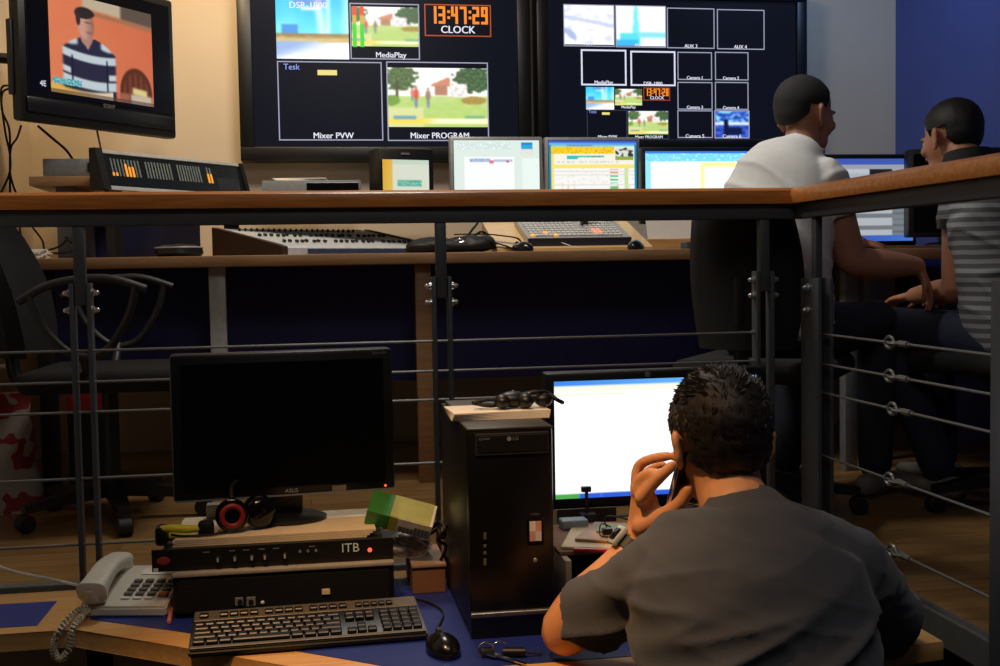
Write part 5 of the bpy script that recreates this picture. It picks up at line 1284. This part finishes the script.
limb_flat(bm, [(A(700, 552, 1.75), .066, .066), (Sh, .068, .068), (Sh + e_ * .35, .063, .063), (q, .062, .062)], 22)
limb(bm, [(A(714, 541, 1.76), .052), (A(688, 552, 1.755), .056), (A(664, 566, 1.757), .06), (Sh, .064)], 18)
e_ = ElR - ShR; q = ShR + e_ * .82
limb_flat(bm, [(A(795, 546, 1.745), .066, .066), (ShR, .068, .068), (ShR + e_ * .4, .062, .062), (q, .06, .06)], 22)
limb(bm, [(A(762, 529, 1.768), .054), (A(795, 540, 1.757), .057), (A(826, 551, 1.75), .06), (ShR, .064)], 18)
m_tee = mat('tshirt_grey', (78, 80, 87), .92, var=.1, scale=14, bump=.15, bscale=500, sheen=.15)
fuse('t_shirt', bm, m_tee, W1, .006, 3, crease1)
bm = nb(); P = [NK + V((math.cos(w) * .073, math.sin(w) * .066 - .002, -.002 + .014 * math.sin(w) + .010 * math.cos(w))) for w in [2 * PI * i / 40 for i in range(41)]]
add_tube(bm, P, .006, 8, 0); part(bm, 'collar', m_tee, W1, W1.location, 60)
m_jean = mat('jeans_dark', (30, 36, 52), .85, var=.15, scale=60)
bm = nb(); limb(bm, [(V((.68, 1.6, -.09)), .19, .15), (V((.68, 1.6, .0)), .18, .13)], 24, hint1)
for s_ in (-1, 1):
    hip = V((.68 + s_ * .095, 1.62, -.085)); kn = V((.68 + s_ * .14, 2.03, -.06)); an = V((.68 + s_ * .13, 2.03, LZ + .07))
    limb(bm, [(hip, .1), (hip * .5 + kn * .5, .088), (kn, .068)], 18); limb(bm, [(kn, .067), (kn * .6 + an * .4, .066), (an, .052)], 18)
fuse('jeans', bm, m_jean, W1, .01, 2)
bm = nb()
for s_ in (-1, 1): shoe(bm, (.68 + s_ * .13, 2.03, LZ + .04), (0, 1, 0))
part(bm, 'shoes', m_rub, W1, W1.location, 60)
m_hair1 = mat('hair_brown', (32, 22, 16), .6, var=.35, scale=120, stretch=(1, 1, .3), spec=.5)
part(hair_shape(M1, S1, .011, -.088, -.03, .075, .005, 2, 2600), 'hair', m_hair1, W1, W1.location, 70)
face_bits(M1, S1, W1)
# wrist watch
wd = (Wr - El).normalized(); wc = Wr - wd * .012
wa = (V((-1, .0, .35)) - wd * V((-1, .0, .35)).dot(wd)).normalized(); wb = wa.cross(wd).normalized()
bm = nb(); rr = []
for i in range(33):
    w = 2 * PI * i / 32; d_ = wa * math.cos(w) + wb * math.sin(w)
    rr.append([wc + d_ * r_ + wd * z_ for r_, z_ in ((.029, -.011), (.0325, -.011), (.0325, .011), (.029, .011))])
add_rings(bm, rr); watch = part(bm, 'watch', mat('watch_strap', (26, 34, 44), .45), W1, W1.location, 60)
bm = nb(); c_ = wc + wa * .034; Mw = Matrix(((wd.x, wb.x, wa.x, c_.x), (wd.y, wb.y, wa.y, c_.y), (wd.z, wb.z, wa.z, c_.z), (0, 0, 0, 1)))
add_box(bm, -.019, .019, -.02, .02, -.004, .006, .003, M=Mw); part(bm, 'watch_case', mat('watch_silver', (206, 210, 208), .35, .2), watch, W1.location, 40)
bm = nb(); add_box(bm, -.012, .012, -.013, .013, .005, .0068, .002, M=Mw); part(bm, 'watch_face', m_blackg, watch, W1.location, 40)
bm = nb(); rr = [[wc + (wa * math.cos(w) + wb * math.sin(w)) * r_ + wd * z_ for r_, z_ in ((.032, -.006), (.0345, -.006), (.0345, .006), (.032, .006))] for w in [.75 + .5 * i / 6 for i in range(7)]]
add_rings(bm, rr); part(bm, 'watch_buckle', m_chrome, watch, W1.location, 40)
# phone in his hand
p0, p1 = A(689, 450, 1.88), A(675, 505, 1.935); ax = (p0 - p1).normalized(); sd = (V((.75, .6, .1)) - ax * V((.25, .9, .1)).dot(ax)).normalized(); nn_ = ax.cross(sd)
Mp = Matrix(((sd.x, ax.x, nn_.x, (p0.x + p1.x) / 2), (sd.y, ax.y, nn_.y, (p0.y + p1.y) / 2), (sd.z, ax.z, nn_.z, (p0.z + p1.z) / 2), (0, 0, 0, 1)))
ph = thing('mobile_phone', 'dark mobile phone held to the ear of the man in the grey t-shirt', 'phone', Mp.translation)
Mp.translation = V((0, 0, 0)); Lp = (p0 - p1).length / 2
bm = nb(); add_box(bm, -.024, .024, -Lp, Lp, -.007, .007, .004, 3, M=Mp); obj('body', bm, m_black, ph, 50)
bm = nb(); add_box(bm, -.026, -.0235, -Lp * .8, Lp * .8, -.004, .004, .001, M=Mp); obj('chrome_edge', bm, m_chrome, ph, 50)
bm = nb(); add_box(bm, -.018, .018, -.01, Lp * .8, .006, .0078, .001, M=Mp); obj('screen', bm, m_lcdoff, ph, 50)
# stool
st = thing('stool', 'black round office stool under the man in the grey t-shirt', 'stool', (.68, 1.60, LZ))
bm = nb(); add_lathe(bm, [(.001, .36), (.17, .36), (.19, .375), (.19, .40), (.17, .415), (.001, .42)], 28); obj('seat', bm, m_fab, st, 50)
bm = nb(); add_cyl(bm, (0, 0, .06), (0, 0, .36), .025, n=14); obj('column', bm, m_chrome, st, 50)
bm = nb()
for k in range(5):
    w = 2 * PI * k / 5; d_ = V((math.cos(w), math.sin(w), 0)); add_tube(bm, [V((0, 0, .09)), d_ * .24 + V((0, 0, .05)), d_ * .26 + V((0, 0, .012))], .014, 8, 2)
obj('base', bm, m_black, st, 50)

# ---- man in the pale shirt at the control desk
def az(v): return V((math.sin(v), math.cos(v), 0))
W2 = thing('person', 'man in pale t-shirt and jeans sitting at the control desk with his back turned', 'person', (1.50, 3.50, FZ))
m_skin2 = skin('skin_tan', (170, 116, 92))
H2 = A(804.5, 116, 3.57); M2 = head_matrix(H2, 1.15, .12, 0); S2 = 1.04
N2 = A(801, 152, 3.53); tz = .85; r2 = V((math.cos(tz), -math.sin(tz), 0))
T2 = [(A(778, 335, 3.50), .165, .135), (A(776, 280, 3.50), .16, .12), (A(776, 225, 3.51), .168, .115), (A(781, 190, 3.52), .17, .105), (A(790, 167, 3.525), .135, .092), (N2, .062, .06)]
ShR2, ElR2, WrR2 = A(828, 182, 3.42), A(852, 262, 3.42), A(918, 266, 3.50)
ShL2, ElL2, WrL2 = A(768, 186, 3.66), A(800, 262, 3.78), A(860, 243, 3.93)
bm = nb(); limb(bm, spline(T2), 28, r2)
limb(bm, [(N2, .06, .06), (N2 * .5 + H2 * .5, .054, .056), (H2 + V((0, 0, -.03)), .052, .058)], 20, r2)
head_shape(bm, M2, S2)
limb(bm, spline([(N2 * .5 + ShR2 * .5 + V((0, 0, -.03)), .055), (ShR2, .056), (ShR2 * .5 + ElR2 * .5, .052), (ElR2, .046)]), 18)
limb(bm, spline([(ElR2, .046), (ElR2 * .65 + WrR2 * .35 + V((0, 0, -.004)), .05), (ElR2 * .3 + WrR2 * .7, .04), (WrR2, .028)]), 18)
plain_hand(bm, WrR2, (A(934, 300, 3.52) - WrR2), (.6, -.4, .5), (-.5, -.6, -.5), 1.0, .45)
limb(bm, spline([(N2 * .5 + ShL2 * .5 + V((0, 0, -.03)), .055), (ShL2, .056), (ShL2 * .5 + ElL2 * .5, .046), (ElL2, .042)]), 18)
limb(bm, spline([(ElL2, .042), (ElL2 * .65 + WrL2 * .35, .043), (WrL2, .028)]), 18)
plain_hand(bm, WrL2, (A(886, 246, 3.99) - WrL2), (-.1, -.2, 1), (.3, -.6, 0), 1.0, .4)
def legs(bm, pel, dirs, zk, fz, r=(.085, .072, .055, .052, .036)):
    for hip_off, kn, an in dirs:
        hip = pel + hip_off; limb(bm, [(hip, r[0]), (hip * .5 + kn * .5, r[1]), (kn, r[2])], 18); limb(bm, [(kn, r[2]), (kn * .6 + an * .4, r[3]), (an, r[4])], 18)
P2 = T2[0][0] + V((0, 0, .0)); f2 = az(.95)
d2 = [(r2 * .09, P2 + r2 * .12 + f2 * .42 + V((0, 0, .03)), V((P2.x, P2.y, FZ)) + r2 * .12 + f2 * .40 + V((0, 0, .1))), (-r2 * .09, P2 - r2 * .15 + f2 * .40 + V((0, 0, .02)), V((P2.x, P2.y, FZ)) - r2 * .15 + f2 * .3 + V((0, 0, .1)))]
legs(bm, P2, d2, 0, 0)
fuse('body', bm, m_skin2, W2, .006, 3)
def crease2(co, n_):
    k = 1 - abs(noise.noise(V((co.x * 5, co.y * 5, co.z * 11 + co.x * 8)))); return .008 * k ** 5 + .003 * noise.noise(co * 8)
bm = nb(); limb(bm, spline([(c_, a_ + .014, b_ + .016) for c_, a_, b_ in T2[:-1]] + [(A(800, 155, 3.53), .082, .078)])[:-1], 30, r2)
limb(bm, [(N2 * .6 + ShR2 * .4 + V((0, 0, -.04)), .064), (ShR2, .068)], 20); limb_flat(bm, [(N2 * .45 + ShR2 * .55 + V((0, 0, -.035)), .062, .062), (ShR2, .068, .068), (ShR2 * .58 + ElR2 * .42, .068, .068)], 20)
limb_flat(bm, [(N2 * .45 + ShL2 * .55 + V((0, 0, -.035)), .062, .062), (ShL2, .066, .066), (ShL2 * .5 + ElL2 * .5, .062, .062)], 20)
m_tee2 = mat('tshirt_pale', (206, 206, 202), .9, var=.05, scale=14, bump=.12, bscale=400)
fuse('t_shirt', bm, m_tee2, W2, .008, 3, crease2)
bm = nb(); add_tube(bm, [N2 + V((math.cos(w) * .07, math.sin(w) * .066, .002)) for w in [2 * PI * i / 32 for i in range(33)]], .006, 8, 0); part(bm, 'collar', m_tee2, W2, W2.location, 60)
m_jean2 = mat('jeans_blue', (30, 36, 52), .85, var=.2, scale=60)
bm = nb(); limb(bm, [(P2 + V((0, 0, -.02)), .185, .155), (P2 + V((0, 0, .09)), .17, .13)], 24, r2); legs(bm, P2, d2, 0, 0, (.098, .085, .07, .066, .055)); fuse('jeans', bm, m_jean2, W2, .01, 2)
bm = nb(); [shoe(bm, V((an.x, an.y, FZ + .045)), f2) for _, _, an in d2]; part(bm, 'shoes', mat('shoe_pale', (120, 116, 110), .6), W2, W2.location, 60)
part(hair_shape(M2, S2, .004, -.06, .0, .075, .001, 5, 0), 'hair', mat('hair_cropped', (19, 16, 14), .75, var=.4, scale=260, bump=.5), W2, W2.location, 70)
face_bits(M2, S2, W2)
CH = P2 - az(.62) * .04 + V((-.03, .01, 0))
office_chair('dark mesh backed office chair under the man in the pale t-shirt', (CH.x, CH.y, FZ), -.62, .33, .42, arms=False, back_tilt=.06)

# ---- man in the striped shirt
W3 = thing('person', 'man in grey striped polo shirt sitting at right, his head bent to the left', 'person', (2.2, 3.45, FZ))
H3 = A(951.5, 139, 3.55); M3 = head_matrix(H3, -.22, .22, .05); S3 = 1.02; tz = -.35; r3 = V((math.cos(tz), -math.sin(tz), 0))
N3 = A(968, 170, 3.47)
T3 = [(A(1018, 345, 3.36), .17, .14), (A(1012, 290, 3.37), .165, .125), (A(1003, 240, 3.39), .172, .12), (A(993, 206, 3.41), .172, .105), (A(980, 186, 3.43), .125, .085), (N3, .062, .06)]
ShL3, ElL3, WrL3 = A(961, 196, 3.44), A(955, 290, 3.46), V((2.06, 3.72, .72))
ShR3 = T3[3][0] + r3 * .2 + V((0, 0, .01)); ElR3 = ShR3 + V((.05, .08, -.27)); WrR3 = ElR3 + V((-.1, .24, -.02))
bm = nb(); limb(bm, spline(T3), 28, r3)
limb(bm, [(N3, .06, .06), (N3 * .5 + H3 * .5 + V((0, -.01, 0)), .054, .056), (H3 + V((0, -.01, -.03)), .052, .058)], 20, r3)
head_shape(bm, M3, S3)
limb(bm, spline([(N3 * .5 + ShL3 * .5 + V((0, 0, -.03)), .055), (ShL3, .055), (ShL3 * .5 + ElL3 * .5, .05), (ElL3, .042)]), 18)
limb(bm, spline([(ElL3, .042), (ElL3 * .6 + WrL3 * .4, .042), (WrL3, .028)]), 18)
plain_hand(bm, WrL3, (-.2, .9, -.15), (0, .1, 1), (.9, 0, 0), 1.0, .45)
limb(bm, spline([(N3 * .5 + ShR3 * .5 + V((0, 0, -.03)), .055), (ShR3, .055), (ElR3, .042)]), 18); limb(bm, spline([(ElR3, .042), (WrR3, .028)]), 18)
plain_hand(bm, WrR3, (-.3, .9, -.15), (0, .1, 1), (-.9, 0, 0), 1.0, .45)
P3 = T3[0][0]; f3 = az(-.45)
d3 = [(r3 * .09, P3 + r3 * .14 + f3 * .42 + V((0, 0, .03)), V((P3.x, P3.y, FZ + .1)) + r3 * .14 + f3 * .38), (-r3 * .09, P3 - r3 * .10 + f3 * .42 + V((0, 0, .05)), V((P3.x, P3.y, FZ + .1)) - r3 * .08 + f3 * .22)]
legs(bm, P3, d3, 0, 0)
fuse('body', bm, skin('skin_olive', (186, 128, 98)), W3, .006, 3)
m_str = mat('shirt_striped', (120, 122, 124), .9); nt = m_str.node_tree
wv_ = nt.nodes.new('ShaderNodeTexWave'); wv_.wave_type = 'BANDS'; wv_.bands_direction = 'Z'; wv_.inputs['Scale'].default_value = 11; wv_.inputs['Distortion'].default_value = .6
rp = [n for n in nt.nodes if n.type == 'VALTORGB'][0]; tc = [n for n in nt.nodes if n.type == 'TEX_COORD'][0]
nt.links.new(tc.outputs['Object'], wv_.inputs['Vector']); nt.links.new(wv_.outputs['Fac'], rp.inputs[0])
rp.color_ramp.elements[0].position = .45; rp.color_ramp.elements[1].position = .6; rp.color_ramp.elements[0].color = rgb((92, 94, 98)); rp.color_ramp.elements[1].color = rgb((150, 152, 154))
bm = nb(); limb(bm, spline([(c_, a_ + .014, b_ + .016) for c_, a_, b_ in T3[:-1]] + [(A(972, 172, 3.455), .082, .078)])[:-1], 30, r3)
limb_flat(bm, [(N3 * .45 + ShL3 * .55 + V((0, 0, -.035)), .062, .062), (ShL3, .066, .066), (ShL3 * .7 + ElL3 * .3, .064, .064)], 20)
limb_flat(bm, [(N3 * .45 + ShR3 * .55 + V((0, 0, -.035)), .062, .062), (ShR3, .066, .066), (ShR3 * .6 + ElR3 * .4, .064, .064)], 20)
fuse('polo_shirt', bm, m_str, W3, .008, 3, crease2)
q = ShL3 * .69 + ElL3 * .31; bm = nb(); e_ = (ElL3 - ShL3).normalized(); limb_flat(bm, [(q - e_ * .02, .0665, .0665), (q + e_ * .012, .0665, .0665)], 24); part(bm, 'sleeve_band', m_rub, W3, W3.location, 60)
bm = nb()
rr = [[N3 + V((math.cos(w) * r_, math.sin(w) * r_ * .95, z_)) + V((0, 0, .012 * -math.sin(w))) for r_, z_ in ((.066, .055), (.073, .057), (.09, .0), (.082, -.005))] for w in [2 * PI * i / 32 for i in range(33)]]
add_rings(bm, rr); part(bm, 'collar', mat('collar_black', (26, 26, 30), .8), W3, W3.location, 60)
bm = nb(); limb(bm, [(P3 + V((0, 0, -.02)), .185, .155), (P3 + V((0, 0, .09)), .17, .13)], 24, r3); legs(bm, P3, d3, 0, 0, (.098, .085, .07, .066, .055)); fuse('jeans', bm, mat('jeans_navy', (28, 36, 56), .85, var=.2, scale=60), W3, .01, 2)
bm = nb(); [shoe(bm, V((an.x, an.y, FZ + .045)), f3) for _, _, an in d3]; part(bm, 'shoes', MATS['shoe_pale'], W3, W3.location, 60)
part(hair_shape(M3, S3, .008, -.085, -.01, .075, .002, 9, 0), 'hair', mat('hair_black', (11, 10, 9), .6, var=.35, scale=160), W3, W3.location, 70)
face_bits(M3, S3, W3)
office_chair('black office chair under the man in the striped polo shirt', (P3.x, P3.y, FZ), .35, .42, .42, arms=False)
# corner desk by the two men
bm = nb(); add_box(bm, 1.86, 2.84, 3.84, 4.19, DZ - .055, DZ - .015, .004)
cdk = thing('side_desk', 'small wooden desk extension under the hand of the man in pale t-shirt', 'desk', (2.4, 4.0, FZ)); part(bm, 'desktop', m_deskd, cdk, cdk.location)
for x in (2.02, 2.78): bm = nb(); add_box(bm, x - .025, x + .025, 4.1, 4.15, FZ, DZ - .055, .003); part(bm, 'leg', m_grey, cdk, cdk.location)
# ------------------------------------------------------------------ lights and view
w = bpy.data.worlds.new('world'); S.world = w; w.use_nodes = True
bg = w.node_tree.nodes['Background']; bg.inputs[0].default_value = rgb((200, 190, 180)); bg.inputs[1].default_value = .012
def lamp(name, kind, loc, to, power, col, size=.3, spot=60, blend=.5):
    l = bpy.data.lights.new(name, kind); l.energy = power; l.color = rgb(col)[:3]
    if kind == 'AREA': l.shape = 'DISK'; l.size = size
    else: l.shadow_soft_size = size
    if kind == 'SPOT': l.spot_size = math.radians(spot); l.spot_blend = blend
    o = bpy.data.objects.new(name, l); COL.objects.link(o); o.location = loc
    o.rotation_euler = (V(to) - V(loc)).to_track_quat('-Z', 'Y').to_euler(); return o
lamp('ceiling_spot_wall', 'SPOT', (-.35, 4.35, 2.7), (-.4, 5.3, 1.5), 66, (255, 222, 172), .08, 95, .9)
lamp('ceiling_spot_men', 'SPOT', (1.0, 3.5, 2.7), (1.4, 3.5, 1.3), 40, (250, 250, 250), .08, 42, .8)
lamp('added_fill_desk', 'AREA', (.3, 3.75, 2.7), (.3, 4.0, 0), 24, (255, 246, 236), .6)  # soft fill added above the control desk to brighten it and the handrail
lamp('ceiling_spot_work', 'SPOT', (-.25, 1.5, 2.0), (.22, 1.96, .2), 105, (255, 196, 130), .06, 44, .8)
lamp('added_fill_work', 'AREA', (.4, .9, 2.65), (.5, 2.4, .2), 12, (250, 246, 240), 1.0)  # unseen overhead fill, added on the camera side to lift rail and foreground
lamp('ceiling_spot_right', 'SPOT', (2.4, 4.2, 2.7), (2.5, 5.3, 1.5), 26, (150, 196, 255), .1, 100, .9)
S.view_settings.view_transform = 'Standard'; S.view_settings.look = 'None'; S.view_settings.gamma = 1; S.view_settings.exposure = 0
S.view_settings.use_curve_mapping = False
